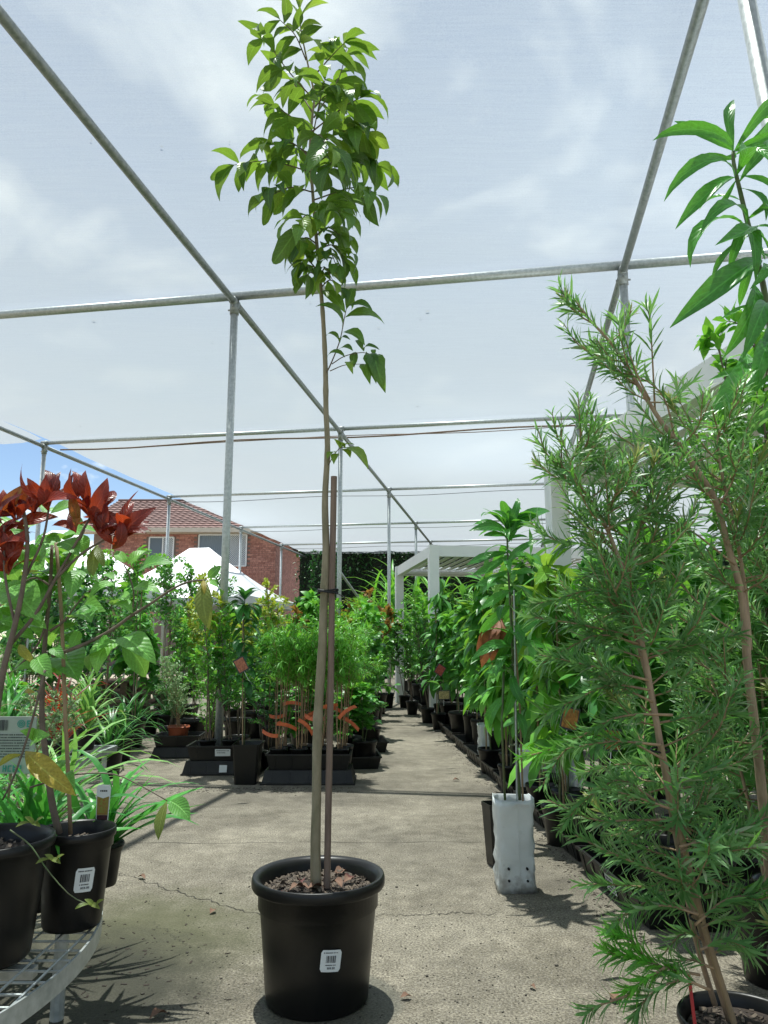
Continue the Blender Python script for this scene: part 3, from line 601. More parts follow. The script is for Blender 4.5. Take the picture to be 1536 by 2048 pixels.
MB().tube([(ex0, -0.6 + ny * .34, zt + 0.03), (ex1 - ny * .34, -0.6 + ny * .34, zt + 0.03), (ex1 + 0.02, -0.62, hz + 0.1)], 0.09, 8).build("ridge_capping", M['tile'], roof)
MB().box(((ex0 + ex1) / 2, -0.63, hz - 0.02), ((ex1 - ex0) / 2, 0.03, 0.09)).build("fascia", M['cream'], house)
MB().box(((ex0 + ex1) / 2, -0.29, hz - 0.08), ((ex1 - ex0) / 2, 0.30, 0.02)).build("soffit", M['cream'], house)
MB().tube([(-6.55, -0.08, 0), (-6.55, -0.08, hz - 0.1)], 0.05, 10).build("downpipe", M['cream'], house)

# ------------------------------------------------------------------ marquees
def marquee(c, wx, ly, eave, peak, ridge, rz, label):
    root = thing("marquee_tent", (c[0], c[1], 0), label, "marquee", None, rz)
    b = MB(); n = 10; a, l = wx / 2, ly / 2; pts = []
    # hip roof with cloth that sags between the eaves and the short ridge
    for j in range(n + 1):
        t = j / n; z = eave + (peak - eave) * (t ** 1.25); hw = a + (ridge / 2 - a) * t; hl = l * (1 - t); hl = max(hl, 0.02); m_ = 8
        ring = []
        for q in range(m_): ring.append((-hw + 2 * hw * q / m_, -hl))
        for q in range(m_): ring.append((hw, -hl + 2 * hl * q / m_))
        for q in range(m_): ring.append((hw - 2 * hw * q / m_, hl))
        for q in range(m_): ring.append((-hw, hl - 2 * hl * q / m_))
        pts += [(x, y, z - (0.03 * math.sin(math.pi * ((qq % m_) / m_)) * (1 - t))) for qq, (x, y) in enumerate(ring)]
    m_ = 32; b.add(pts, [(j * m_ + q, j * m_ + (q + 1) % m_, (j + 1) * m_ + (q + 1) % m_, (j + 1) * m_ + q) for j in range(n) for q in range(m_)])
    b.build("canopy", M['tentcloth'], root, True)
    vb = MB(); ring = pts[:32]; Vv = []
    for i, (x, y, z) in enumerate(ring): Vv += [(x * 1.003, y * 1.003, z + 0.01), (x * 1.003, y * 1.003, eave - 0.22 - 0.02 * math.sin(i * 1.7))]
    vb.add(Vv, [(2 * q, 2 * q + 1, (2 * q + 3) % 64, (2 * q + 2) % 64) for q in range(32)]); vb.build("valance", M['tentcloth'], root, True)
    for x in (-a * .97, 0, a * .97):
        for y in (-l * .97, l * .97): MB().tube([(x, y, 0), (x, y, eave)], 0.022, 8).build("leg", M['galv'], root)
    zz = eave - 0.28
    for y in (-l * .96, l * .96):
        tb = MB()
        for q in range(8):
            x0 = -a * .96 + 2 * a * .96 * q / 8; x1 = -a * .96 + 2 * a * .96 * (q + 1) / 8
            tb.tube([(x0, y, zz), (x1, y, zz - 0.3)], 0.012, 6).tube([(x0, y, zz - 0.3), (x1, y, zz)], 0.012, 6)
        tb.build("truss", M['galv'], root)
    return root
marquee((-5.35, 21.6), 4.7, 3.6, 2.32, 3.85, 0.6, math.radians(-12), "white peaked marquee tent in front of the brick house wall")
marquee((-8.3, 19.2), 5.4, 3.4, 2.4, 4.0, 0.6, math.radians(-6), "white marquee tent at the left edge behind the red-leaved plant")
# ------------------------------------------------------------------ pots, stickers, print
G35 = {'0': "757", '1': "262", '$': "636"}
FONT = {'0': ["111", "101", "101", "101", "111"], '1': ["010", "110", "010", "010", "111"], '2': ["111", "001", "111", "100", "111"], '5': ["111", "100", "111", "001", "111"], '8': ["111", "101", "111", "101", "111"], '9': ["111", "101", "111", "001", "111"], '.': ["0", "0", "0", "0", "1"], '$': ["111", "110", "111", "011", "111"], 'H': ["101", "101", "111", "101", "101"], 'C': ["111", "100", "100", "100", "111"], 'E': ["111", "100", "111", "100", "111"], 'K': ["101", "110", "100", "110", "101"], 'R': ["110", "101", "110", "101", "101"], 'A': ["010", "101", "111", "101", "101"], 'O': ["111", "101", "101", "101", "111"], 'N': ["111", "101", "101", "101", "101"], 'I': ["1", "1", "1", "1", "1"]}
def print_text(s, x, y, h):
    """rectangles (x0, y0, x1, y1) of a small blocky text line; h = letter height"""
    u = h / 5; r = []
    for ch in s:
        g_ = FONT.get(ch)
        if g_ is None: x += 2 * u; continue
        for j, rowb in enumerate(g_):
            q = 0
            while q < len(rowb):
                if rowb[q] == '1':
                    e = q
                    while e < len(rowb) and rowb[e] == '1': e += 1
                    r.append((x + q * u, y + h - (j + 1) * u, x + e * u, y + h - j * u)); q = e
                else: q += 1
        x += (len(g_[0]) + 1) * u
    return r
def blur_line(x0, x1, y, h, rr):
    r = []; x = x0
    while x < x1:
        w_ = rr.uniform(h * 0.5, h * 1.4); r.append((x, y, min(x1, x + w_), y + h)); x += w_ + h * (0.25 if rr.random() < .8 else 0.8)
    return r
def barcode(x0, x1, y0, y1, rr):
    r = []; x = x0
    while x < x1:
        w_ = rr.choice([0.0011, 0.0011, 0.002, 0.003]); r.append((x, y0, min(x1, x + w_), y1)); x += w_ + rr.choice([0.001, 0.001, 0.0018])
    return r
def wrap_cyl(theta, zc, rz_of, phi, off, c=(0, 0)):
    cp, sp_ = math.cos(phi), math.sin(phi)
    def f(s, t, o=off):
        s2 = s * cp - t * sp_; t2 = s * sp_ + t * cp; z = zc + t2; r = rz_of(z) + o; a = theta + s2 / rz_of(zc)
        return (c[0] + r * math.cos(a), c[1] + r * math.sin(a), z)
    return f
def wrap_flat(o, ex, ey, nn):
    o, ex, ey, nn = [np.asarray(q, float) for q in (o, ex, ey, nn)]
    return lambda s, t, d=0.0: tuple(o + ex * s + ey * t + nn * d)
def print_mesh(rects, f, off):
    b = MB()
    for x0, y0, x1, y1 in rects: b.add([f(x0, y0, off), f(x1, y0, off), f(x1, y1, off), f(x0, y1, off)], [(0, 1, 2, 3)])
    return b
def patch(f, w_, h_, off, n=8, corner=0.0):
    b = MB(); V = []
    for j in range(n + 1):
        t = -h_ / 2 + h_ * j / n; e = max(0, abs(t) - (h_ / 2 - corner)); k_ = w_ / 2 - (corner - math.sqrt(max(0, corner ** 2 - e ** 2)) if corner else 0)
        for i in range(n + 1): V.append(f(-k_ + 2 * k_ * i / n, t, off))
    b.add(V, [(j * (n + 1) + i, j * (n + 1) + i + 1, (j + 1) * (n + 1) + i + 1, (j + 1) * (n + 1) + i) for j in range(n) for i in range(n)]); return b
def price_sticker(parent, f, w_, h_, price, seed):
    rr = random.Random(seed); st = patch(f, w_, h_, 0.0014, 8, w_ * 0.08).build("price_sticker", M['sticker'], parent, True)
    print_mesh(barcode(-w_ * .24, w_ * .24, -h_ * .08, h_ * .24, rr), f, 0.0022).build("barcode", M['ink'], st)
    print_mesh(blur_line(-w_ * .38, w_ * .33, h_ * .35, h_ * .045, rr) + blur_line(-w_ * .25, w_ * .26, -h_ * .21, h_ * .045, rr), f, 0.0022).build("small_print", M['ink'], st)
    print_mesh(print_text(price, -w_ * .16, -h_ * .37, h_ * .09), f, 0.0022).build("price", M['ink'], st)
    return st

def pot_profile(Rr, Rt, Rb, H, lip=0.035, band=0.05, th=0.006):
    return [(Rb * 0.95, 0), (Rb, 0.008), (Rb + (Rt - Rb) * .5, (H - lip) * .5), (Rt - (Rt - Rb) * .12, H - lip - band), (Rt + 0.003, H - lip - band + 0.004), (Rt + 0.004, H - lip - 0.002), (Rr * 0.985, H - lip), (Rr, H - lip + 0.006), (Rr, H - 0.012), (Rr * 0.985, H - 0.002), (Rr * 0.965, H), (Rt + 0.004, H - 0.006), (Rt - th, H - 0.02), (Rt - th - 0.006, H * 0.62)]
def soil_mesh(R, z, seed, amp=0.008, mound=0.012):
    rr = random.Random(seed); b = MB(); n, sg = 7, 26; V = [(0, 0, z + mound)]
    for i in range(1, n + 1):
        for q in range(sg):
            a = q * 2 * math.pi / sg; r = R * i / n; V.append((r * math.cos(a), r * math.sin(a), z + mound * (1 - (i / n) ** 2) + rr.uniform(-amp, amp) * (i < n)))
    F = [(0, 1 + q, 1 + (q + 1) % sg) for q in range(sg)]
    for i in range(n - 1):
        o_ = 1 + i * sg
        F += [(o_ + q, o_ + sg + q, o_ + sg + (q + 1) % sg, o_ + (q + 1) % sg) for q in range(sg)]
    return b.add(V, F)
def chips(R, z, n, seed, smin, smax):
    rr = random.Random(seed); b = MB()
    for i in range(n):
        a = rr.uniform(0, 6.283); r = R * math.sqrt(rr.random()); s = rr.uniform(smin, smax)
        E = Matrix.Rotation(rr.uniform(0, 6.28), 3, 'Z') @ Matrix.Rotation(rr.uniform(-.7, .7), 3, 'X') @ Matrix.Rotation(rr.uniform(-.5, .5), 3, 'Y')
        b.box((r * math.cos(a), r * math.sin(a), z + rr.uniform(0, smax * .7)), (s, s * rr.uniform(.3, .7), s * rr.uniform(.12, .3)), np.array(E))
    return b

def shoot(path, nleaf, L, rng, side_amt=0.85, fwd=0.45, drop=0.35, start=0.15, end=1.0, roll=0.6):
    """leaves alternating along a shoot: list of (pos, chord direction, up normal, length)"""
    path = np.asarray(path); n = len(path); res = []; T = np.gradient(path, axis=0); a0 = rng.uniform(-roll, roll)
    for i in range(nleaf):
        t = start + (end - start) * (i + rng.uniform(-.2, .2)) / max(1, nleaf - 1); t = min(0.999, max(0.0, t)); k_ = t * (n - 1); q = min(n - 2, int(k_)); p = path[q] + (path[q + 1] - path[q]) * (k_ - q)
        tn = nrm(T[q]); lat = np.cross(tn, V3(0, 0, 1))
        if np.linalg.norm(lat) < .15: lat = V3(math.cos(rng.uniform(0, 6.28)), math.sin(rng.uniform(0, 6.28)), 0)
        lat = nrm(lat); up = np.cross(lat, tn); ang = a0 + rng.gauss(0, .45) + (0 if i % 2 == 0 else math.pi)
        side = lat * math.cos(ang) + up * math.sin(ang)
        d = nrm(side * side_amt + tn * fwd * rng.uniform(.6, 1.4) + V3(0, 0, -1) * drop * rng.uniform(.4, 1.5))
        res.append((p, d, V3(rng.gauss(0, .3), rng.gauss(0, .3), 1), L * rng.uniform(.75, 1.15)))
    tn = nrm(T[-1]); res.append((path[-1], nrm(tn + V3(0, 0, -drop * .6)), V3(rng.gauss(0, .3), rng.gauss(0, .3), 1), L * .85))
    return res
def hang(leaves, root_loc, meshes, parent, rng, name="leaf"):
    for p, d, n, L in leaves: leaf_obj(name, rng.choice(meshes), parent, p - root_loc, d, n, L)
def pxpath(pts, Y): return np.array([at(p[0], p[1], Y + (p[2] if len(p) > 2 else 0)) for p in pts])

# ------------------------------------------------------------------ the tall tree in the big black pot
TX, TY = -0.212, 2.60; TL = V3(TX, TY, 0)
tree = thing("potted_tree", tuple(TL), "tall slender young tree in the big black pot standing alone on open concrete", "potted tree")
PR = pot_profile(0.2145, 0.189, 0.162, 0.370, 0.036, 0.062)
pot_ = MB().lathe(PR, 72).build("pot", M['black_pl'], tree, True)
rof = lambda z: 0.163 + (0.190 - 0.163) * min(1, z / 0.30)
f = wrap_cyl(math.radians(-72.5), 0.172, rof, math.radians(-5), 0.0014); price_sticker(tree, f, 0.062, 0.062, "$89.00", 3)
soil_mesh(0.178, 0.318, 1, 0.006, 0.012).build("soil", M['soil'], tree, True)
tag(chips(0.174, 0.323, 1300, 2, 0.003, 0.010).build("bark_mulch", M['mulch'], tree), kind="stuff")
rng = random.Random(21)
DR = [leaf_mesh("dead_leaf", leaf_tpl(OVATE, 0.6, 0.5, 0.35, 0.08, 6, 4, 7 + i), 0.28, (M['dryleaf'], M['mulch'], M['dryred'])[i]) for i in range(3)]
for i in range(16):
    a = rng.uniform(0, 6.28); r = rng.uniform(.04, .15); leaf_obj("dead_leaf", DR[rng.choice([0, 0, 1, 1, 2])], tree, (r * math.cos(a), r * math.sin(a), 0.336 + rng.uniform(0, .006)), (rng.gauss(0, 1), rng.gauss(0, 1), rng.uniform(-.05, .08)), (rng.gauss(0, .2), rng.gauss(0, .2), 1), rng.uniform(.03, .06))
trunk_px = [(632, 1772), (631, 1690), (633, 1600), (634, 1500), (638, 1400), (645, 1290), (648, 1200), (652, 1100), (650, 1000), (655, 900), (652, 820), (651, 740), (647, 650), (641, 570), (632, 470), (625, 380), (620, 300), (624, 240), (628, 190), (616, 130), (602, 60), (598, 10), (597, -25)]
tp_ = pxpath(trunk_px, TY - 0.03); path = smooth_path(tp_, 110)
rad = np.interp(np.linspace(0, 1, 110), [0, .07, .235, .32, .40, .48, .57, .67, .8, 1], [.0185, .0155, .0150, .0125, .0100, .0093, .0074, .0060, .0042, .0015])
rr = random.Random(4); rad = rad * np.array([1 + rr.uniform(-.03, .03) for _ in range(110)])
for q in (18, 31, 44, 52, 57, 61, 66): rad[q] *= 1.13
MB().tube(path - TL, rad, 12).build("trunk", M['bark'], tree, True)
MB().tube(smooth_path(pxpath([(654, 1775), (657, 1600), (661, 1400), (664, 1180), (668, 953)], TY - 0.035), 10) - TL, [.0112] * 10, 10).build("stake", M['stake'], tree)
tpz = at(656, 1185, TY - 0.035) - TL
tb = MB()
for q in range(3):
    a = np.linspace(0, 2 * math.pi, 22); tb.tube(np.stack([tpz[0] + 0.034 * np.cos(a), tpz[1] + 0.024 * np.sin(a), tpz[2] + 0.004 * q + .003 * np.sin(a * 2 + q)], 1), 0.0028, 6, False)
tb.tube([tpz + V3(.0, -.02, .005), tpz + V3(.04, -.03, -.008), tpz + V3(.085, -.02, -.035)], 0.002, 5).tube([tpz + V3(.0, -.02, .005), tpz + V3(-.04, -.03, .0)], 0.002, 5); tb.build("tie", M['tie'], tree)
TLF = [leaf_mesh("tree_leaf", leaf_tpl(OVATE, .55 + .2 * i, .22, .10, .05 * (i - 2), 7, 4, i, .18 if i > 2 else 0.0), .205, M['l_tree']) for i in range(5)]
TLN = [leaf_mesh("tree_young_leaf", leaf_tpl(OVATE, .5 + .2 * i, .2, .08, .04 * (i - 1), 6, 4, 30 + i), .23, M['l_treenew']) for i in range(3)]
S_ = [  # start px, mid px, end px, depth of the end, leaves, leaf length
 ((628, 200), (575, 140), (528, 75), -.06, 9, .135), ((628, 235), (690, 160), (728, 95), .10, 10, .135), ((622, 262), (570, 225), (535, 205), .12, 9, .135),
 ((622, 265), (700, 215), (755, 195), -.14, 10, .14), ((620, 310), (580, 285), (545, 290), -.12, 8, .13), ((622, 300), (700, 262), (765, 265), -.06, 10, .15),
 ((624, 345), (540, 322), (468, 330), -.08, 10, .13), ((625, 340), (720, 312), (785, 330), .03, 9, .15), ((628, 385), (580, 375), (535, 395), -.10, 8, .145),
 ((628, 400), (720, 375), (775, 390), -.10, 9, .15), ((630, 430), (670, 405), (715, 425), -.24, 8, .14), ((632, 440), (612, 430), (600, 450), -.26, 6, .15),
 ((636, 500), (665, 490), (688, 515), -.05, 8, .10), ((638, 545), (615, 520), (600, 530), -.08, 7, .10), ((630, 150), (665, 110), (690, 85), -.10, 8, .13),
 ((622, 280), (640, 270), (655, 300), -.30, 7, .14), ((625, 225), (590, 170), (565, 140), .22, 8, .13), ((628, 360), (670, 330), (705, 335), -.22, 8, .15),
 ((612, 120), (590, 70), (560, 40), -.05, 6, .11), ((622, 320), (600, 300), (585, 330), .25, 7, .14), ((626, 330), (690, 300), (720, 310), .28, 8, .14), ((628, 215), (660, 190), (700, 230), .2, 8, .13), ((640, 560), (650, 535), (665, 560), -.1, 5, .09), ((630, 410), (690, 400), (740, 400), .15, 8, .15), ((620, 300), (640, 200), (650, 160), -.2, 8, .13)]
rng = random.Random(8); TBACK = Foliage([(tpl_xyz(q_, .205), q_[1], q_[2]) for q_ in (leaf_tpl(OVATE, .6, .22, .1, .04, 6, 4, 900), leaf_tpl(OVATE, .95, .22, .1, -.04, 6, 4, 901, .18))])
S_ += [((634, 470), (655, 455), (680, 470), .02, 7, .12), ((636, 490), (612, 475), (598, 490), -.05, 7, .11), ((640, 520), (660, 505), (672, 530), -.1, 7, .10), ((641, 560), (622, 545), (610, 555), 0, 6, .09), ((642, 575), (660, 560), (678, 575), -.03, 5, .09)]
for a, m_, e, dy, n, L in S_:
    if e[0] > 700: m_ = (m_[0] - 14, m_[1]); e = (e[0] - 34, e[1])
    p = smooth_path(pxpath([(a[0], a[1], 0), (m_[0], m_[1], dy * .6), (e[0], e[1], dy)], TY - .03), 10)
    MB().tube(p - TL, np.linspace(.0032, .0012, 10), 6).build("branch", M['barkred'], tree, True)
    lv_ = shoot(p, int(n * 1.3), L * .98, rng, .75, .5, .85, .2)
    if dy >= .15:
        for c_, d_, n_, L_ in lv_: TBACK.add(c_ - TL, d_, n_, L_, rng)
    else: hang(lv_, TL, TLF if rng.random() > .1 else TLF + TLN, tree, rng)
tag(link("rear_foliage", TBACK.mesh("rear_foliage", M['l_tree']), tree), kind="stuff")
# leader tip: paired pale young leaves
for (bx, by, tx, ty, dy) in [(600, 40, 655, 8, 0), (600, 38, 535, 2, .03), (599, 20, 560, -30, 0), (600, 18, 640, -35, -.05), (600, 62, 645, 55, -.03), (599, 62, 570, 60, .05), (602, 80, 560, 70, .06), (603, 88, 640, 100, -.08), (605, 100, 565, 120, 0), (608, 110, 650, 115, .05)]:
    b_ = at(bx, by, TY - .03); t_ = at(tx, ty, TY - .03 + dy); leaf_obj("leaf", rng.choice(TLN), tree, b_ - TL, t_ - b_, (0, -.3, 1), np.linalg.norm(t_ - b_) * 1.05)
# two low side sprigs
sp1 = smooth_path(pxpath([(653, 745), (663, 725), (680, 680), (690, 630), (697, 600)], TY - .05), 12); MB().tube(sp1 - TL, np.linspace(.003, .0012, 12), 6).build("branch", M['barkred'], tree, True)
sp2 = smooth_path(pxpath([(664, 728), (690, 712), (725, 705), (752, 712)], TY - .06), 10); MB().tube(sp2 - TL, np.linspace(.002, .001, 10), 6).build("branch", M['barkred'], tree, True)
sp3 = smooth_path(pxpath([(660, 742), (690, 730), (728, 728)], TY - .09), 8); MB().tube(sp3 - TL, np.linspace(.002, .001, 8), 6).build("branch", M['barkred'], tree, True)
sp4 = smooth_path(pxpath([(657, 930), (668, 910), (682, 895), (700, 898)], TY - .05), 8); MB().tube(sp4 - TL, np.linspace(.002, .001, 8), 6).build("branch", M['barkred'], tree, True)
L1 = [(690, 625, 645, 583), (684, 655, 633, 615), (693, 618, 705, 580), (693, 615, 743, 620), (690, 635, 766, 648), (685, 665, 728, 690), (678, 680, 652, 675), (680, 685, 700, 680), (690, 715, 655, 717), (676, 700, 705, 702), (708, 735, 712, 705), (700, 728, 706, 748), (725, 700, 712, 682), (728, 703, 758, 700), (733, 703, 732, 725), (728, 730, 740, 768), (745, 712, 750, 738), (752, 712, 770, 783), (752, 714, 765, 760), (740, 708, 752, 765), (748, 712, 748, 700)]
for i, (bx, by, tx, ty) in enumerate(L1):
    b_ = at(bx, by, TY - .06); t_ = at(tx, ty, TY - .06 + (-.05 if i % 2 else .03)); leaf_obj("leaf", rng.choice(TLF), tree, b_ - TL, t_ - b_, (0, -.85, .6), np.linalg.norm(t_ - b_) * 1.04)
for i, (bx, by, tx, ty) in enumerate([(686, 896, 734, 937), (682, 895, 708, 890), (680, 898, 665, 878), (672, 906, 655, 918), (676, 908, 668, 928), (684, 898, 700, 915), (690, 897, 672, 885)]):
    b_ = at(bx, by, TY - .05); t_ = at(tx, ty, TY - .09); leaf_obj("leaf", rng.choice(TLN), tree, b_ - TL, t_ - b_, (0, -.4, 1), np.linalg.norm(t_ - b_) * 1.04)

# ------------------------------------------------------------------ left: round mesh table and its plants
TC = V3(-1.765, 2.03, 0); TR = 1.0; TH = 0.334
tbl = thing("mesh_table", tuple(TC), "round galvanised mesh display table at the left front", "table")
MB().lathe([(TR - .005, TH - .048), (TR, TH - .048), (TR, TH), (TR - .006, TH), (TR - .006, TH - .048)], 160, close=False).build("rim_band", M['galv'], tbl)
st = 0.062; i = 0; q = -TR + .03
while q < TR - .02:
    h = math.sqrt(TR * TR - q * q) - .006
    o = MB().tube([(q, -h, TH - .012), (q, h, TH - .012)], 0.0034, 6).build("mesh_wire", M['galv'], tbl)
    MB().tube([(-h, q, TH - .0175), (h, q, TH - .0175)], 0.0034, 6).build("mesh_wire", M['galv'], tbl); q += st
for k_ in range(6):
    a = k_ * math.pi / 3 + .5; MB().tube([(.9 * math.cos(a), .9 * math.sin(a), 0), (.9 * math.cos(a), .9 * math.sin(a), TH - .03)], .02, 10).build("leg", M['galv'], tbl)
MB().bar((-.9, 0, TH - .035), (.9, 0, TH - .035), .03, .025).build("support_bar", M['galv'], tbl); MB().bar((0, -.9, TH - .035), (0, .9, TH - .035), .03, .024).build("support_bar", M['galv'], tbl)

def black_pot(parent, Rr, H, z0, seed=0, m=None, soil=0.8, seg=48, fill=None):
    P = pot_profile(Rr, Rr * .90, Rr * .74, H, H * .09, H * .12, .004); P = [(r, z + z0) for r, z in P]; MB().lathe(P, seg).build("pot", m or M['black_pl'], parent, True)
    soil_mesh(Rr * .84, z0 + H * soil, seed, .005, .008).build("soil", M['soil'], parent, True)
    if fill: tag(chips(Rr * .78, z0 + H * soil + .004, fill, seed, .003, .010).build("bark_mulch", M['mulch'], parent), kind="stuff")

OVM = [leaf_mesh("ovate_leaf", leaf_tpl(BROAD, .35 + .2 * i, .2, .1, .06 * (i - 1), 7, 4, 50 + i), .29, M['l_ovate']) for i in range(4)]
OVO = [leaf_mesh("olive_leaf", leaf_tpl(LANCE, .35 + .2 * i, .3, .1, .06 * i, 7, 4, 55 + i), .17, M['l_olive']) for i in range(2)]
OVY = [leaf_mesh("yellow_leaf", leaf_tpl(LANCE, .4 + .3 * i, .35, .2, .05, 7, 4, 60 + i), .15, M['l_yellow']) for i in range(2)]
RDM = [leaf_mesh("red_leaf", leaf_tpl(OVATE, .3 + .3 * i, .24, .12, .08 * (i - 1), 8, 4, 70 + i), .19, M['l_red']) for i in range(4)]
BY = 2.25; BL = V3(-.868, BY, TH)
pb_ = thing("potted_sapling", tuple(BL), "green oval-leaved sapling with a long arching branch, in the price-stickered pot on the mesh table", "potted plant")
black_pot(pb_, .105, .255, 0, 5, None, .82, 56, 60)
f = wrap_cyl(math.radians(-52), .135, lambda z: .078 + .018 * z / .255, math.radians(-4), .0014); price_sticker(pb_, f, .050, .062, "$59.95", 9)
def stem(parent, loc, pts, Y, r0, r1, m, n=22, name="stem"):
    p = smooth_path(pxpath(pts, Y), n); MB().tube(p - loc, np.linspace(r0, r1, n), 8).build(name, m, parent, True); return p
stem(pb_, BL, [(118, 1668), (103, 1600), (93, 1520), (84, 1440), (86, 1350), (92, 1260), (100, 1180), (104, 1090)], BY, .011, .005, M['barkred'], 26)
stem(pb_, BL, [(141, 1668), (137, 1560), (130, 1420), (126, 1300), (120, 1180), (112, 1085)], BY - .01, .0062, .0058, M['bamboo'], 8, "stake")
stem(pb_, BL, [(104, 1312), (165, 1290), (220, 1262), (262, 1232), (300, 1208), (345, 1178), (380, 1163), (412, 1160)], BY - .05, .006, .0025, M['barkred'], 26, "branch")
stem(pb_, BL, [(262, 1232), (268, 1190), (258, 1150), (248, 1130)], BY - .05, .003, .0018, M['barkred'], 8, "branch")
stem(pb_, BL, [(100, 1262), (130, 1240), (165, 1195), (230, 1140)], BY - .03, .0045, .002, M['barkred'], 10, "branch")
stem(pb_, BL, [(98, 1170), (70, 1155), (40, 1170), (18, 1178)], BY - .04, .0035, .002, M['barkred'], 8, "branch")
stem(pb_, BL, [(98, 1170), (130, 1135), (150, 1100), (170, 1060)], BY + .02, .0035, .002, M['barkred'], 8, "branch")
stem(pb_, BL, [(95, 1240), (75, 1290), (40, 1330), (20, 1345)], BY - .03, .004, .002, M['barkred'], 8, "branch")
stem(pb_, BL, [(90, 1340), (70, 1420), (50, 1490), (25, 1560), (5, 1600)], BY - .12, .004, .0025, M['barkred'], 10, "branch")
stem(pb_, BL, [(60, 1575), (110, 1560), (160, 1548), (225, 1548), (275, 1568), (335, 1602)], BY - .06, .0026, .0014, M['barkred'], 14, "branch")
zz = lambda a, b: (a / 3.072, 900 + b / 3.072)
OL = [(310, 390, 525, 355), (300, 380, 205, 430), (240, 352, 168, 345), (420, 410, 515, 490), (372, 560, 198, 605), (290, 520, 375, 560), (370, 565, 482, 650), (20, 480, 132, 572), (500, 740, 435, 912), (510, 740, 605, 860), (765, 692, 718, 620), (785, 702, 932, 630), (850, 745, 1062, 700), (820, 850, 985, 878), (700, 822, 552, 912), (600, 972, 482, 1042), (700, 955, 812, 1003), (700, 950, 800, 915), (752, 1150, 955, 1315), (735, 1172, 598, 1378), (752, 1180, 892, 1392), (675, 1185, 565, 1360), (1278, 785, 1352, 712), (1285, 820, 1352, 895), (65, 840, 172, 1025), (110, 850, 250, 1048), (5, 1045, 158, 1112), (60, 1100, 118, 1172), (330, 1212, 398, 1285), (235, 1265, 320, 1400), (182, 1338, 70, 1412), (470, 1030, 560, 1060), (420, 620, 440, 680), (640, 760, 700, 800), (520, 880, 545, 905)]
rng = random.Random(17)
for i, (a, b, c, d) in enumerate(OL):
    p0 = at(*zz(a, b), BY - .06 + rng.uniform(-.05, .05)); p1 = at(*zz(c, d), BY - .06 + rng.uniform(-.08, .05)); leaf_obj("leaf", rng.choice(OVM), pb_, p0 - BL, p1 - p0, (rng.gauss(0, .3), -.7, .8), np.linalg.norm(p1 - p0) * 1.02)
for q in range(60):   # more leaves along the upper stems
    a = rng.uniform(-20, 560); b = rng.uniform(380, 1300); r_ = rng.uniform(0, 6.28); ln = rng.uniform(90, 190); c = a + ln * math.cos(r_); d = b + ln * (.6 * math.sin(r_) + .35)
    p0 = at(*zz(a, b), BY + rng.uniform(-.02, .16)); p1 = at(*zz(c, d), BY + rng.uniform(-.05, .2)); leaf_obj("leaf", rng.choice(OVM), pb_, p0 - BL, p1 - p0, (rng.gauss(0, .4), -.6, .8), np.linalg.norm(p1 - p0))
for i, (a, b, c, d, ms) in enumerate([(600, 580, 565, 790, OVO), (1262, 800, 1285, 1100, OVO), (1250, 800, 1255, 885, OVY), (120, 1195, 218, 1312, OVY), (155, 1480, 215, 1490, OVY), (600, 595, 640, 720, OVO), (280, 1290, 320, 1385, OVY)]):
    p0 = at(*zz(a, b), BY - .06); p1 = at(*zz(c, d), BY - .09); leaf_obj("leaf", ms[i % 2], pb_, p0 - BL, p1 - p0, (rng.gauss(0, .3), -.9, .5), np.linalg.norm(p1 - p0) * 1.02)
for a, b, c, d, ms in [(51, 1503, 150, 1590, OVY), (45, 1510, -5, 1535, OVY), (334, 1602, 317, 1679, OVO), (341, 1602, 380, 1640, OVM), (135, 1545, 150, 1575, OVM), (65, 1480, 100, 1470, OVM), (68, 1478, 40, 1462, OVM), (128, 1520, 112, 1548, OVM)]:
    p0 = at(a, b, BY - .08); p1 = at(c, d, BY - .12); leaf_obj("leaf", rng.choice(ms), pb_, p0 - BL, p1 - p0, (rng.gauss(0, .3), -.9, .5), np.linalg.norm(p1 - p0) * 1.02)

AY = 2.02; AL = V3(-1.0, AY, TH)
pa_ = thing("potted_copperleaf", tuple(AL), "shrub with coppery red pointed leaves above the left table, in a wide black pot", "potted plant")
black_pot(pa_, .155, .285, 0, 6, None, .84, 60, 160)
stem(pa_, AL, [(-10, 1650), (-15, 1500), (5, 1350), (30, 1250), (48, 1160), (55, 1080), (45, 1010)], AY + .1, .011, .005, M['barkred'], 20)
stem(pa_, AL, [(20, 1290), (70, 1230), (110, 1160), (150, 1090), (180, 1035)], AY + .12, .006, .0035, M['barkred'], 12, "branch")
stem(pa_, AL, [(110, 1160), (160, 1110), (215, 1075), (240, 1060)], AY + .12, .0045, .003, M['barkred'], 10, "branch")
stem(pa_, AL, [(48, 1160), (85, 1080), (98, 1015)], AY + .12, .0045, .003, M['barkred'], 10, "branch")
stem(pa_, AL, [(30, 1250), (10, 1150), (8, 1050)], AY + .1, .0045, .003, M['barkred'], 10, "branch")
whorls = [((555, 385), 9, 92, .0), ((300, 335), 8, 86, .0), ((105, 420), 7, 76, 0), ((20, 430), 6, 80, 0), ((745, 540), 8, 90, .4), ((620, 500), 7, 75, .15), ((470, 470), 5, 66, -.2), ((60, 740), 7, 88, -.2), ((690, 600), 5, 66, .3), ((-20, 560), 6, 85, .2), ((30, 640), 6, 80, .1), ((210, 420), 5, 66, 0), ((420, 330), 5, 74, .1)]
rng = random.Random(33)
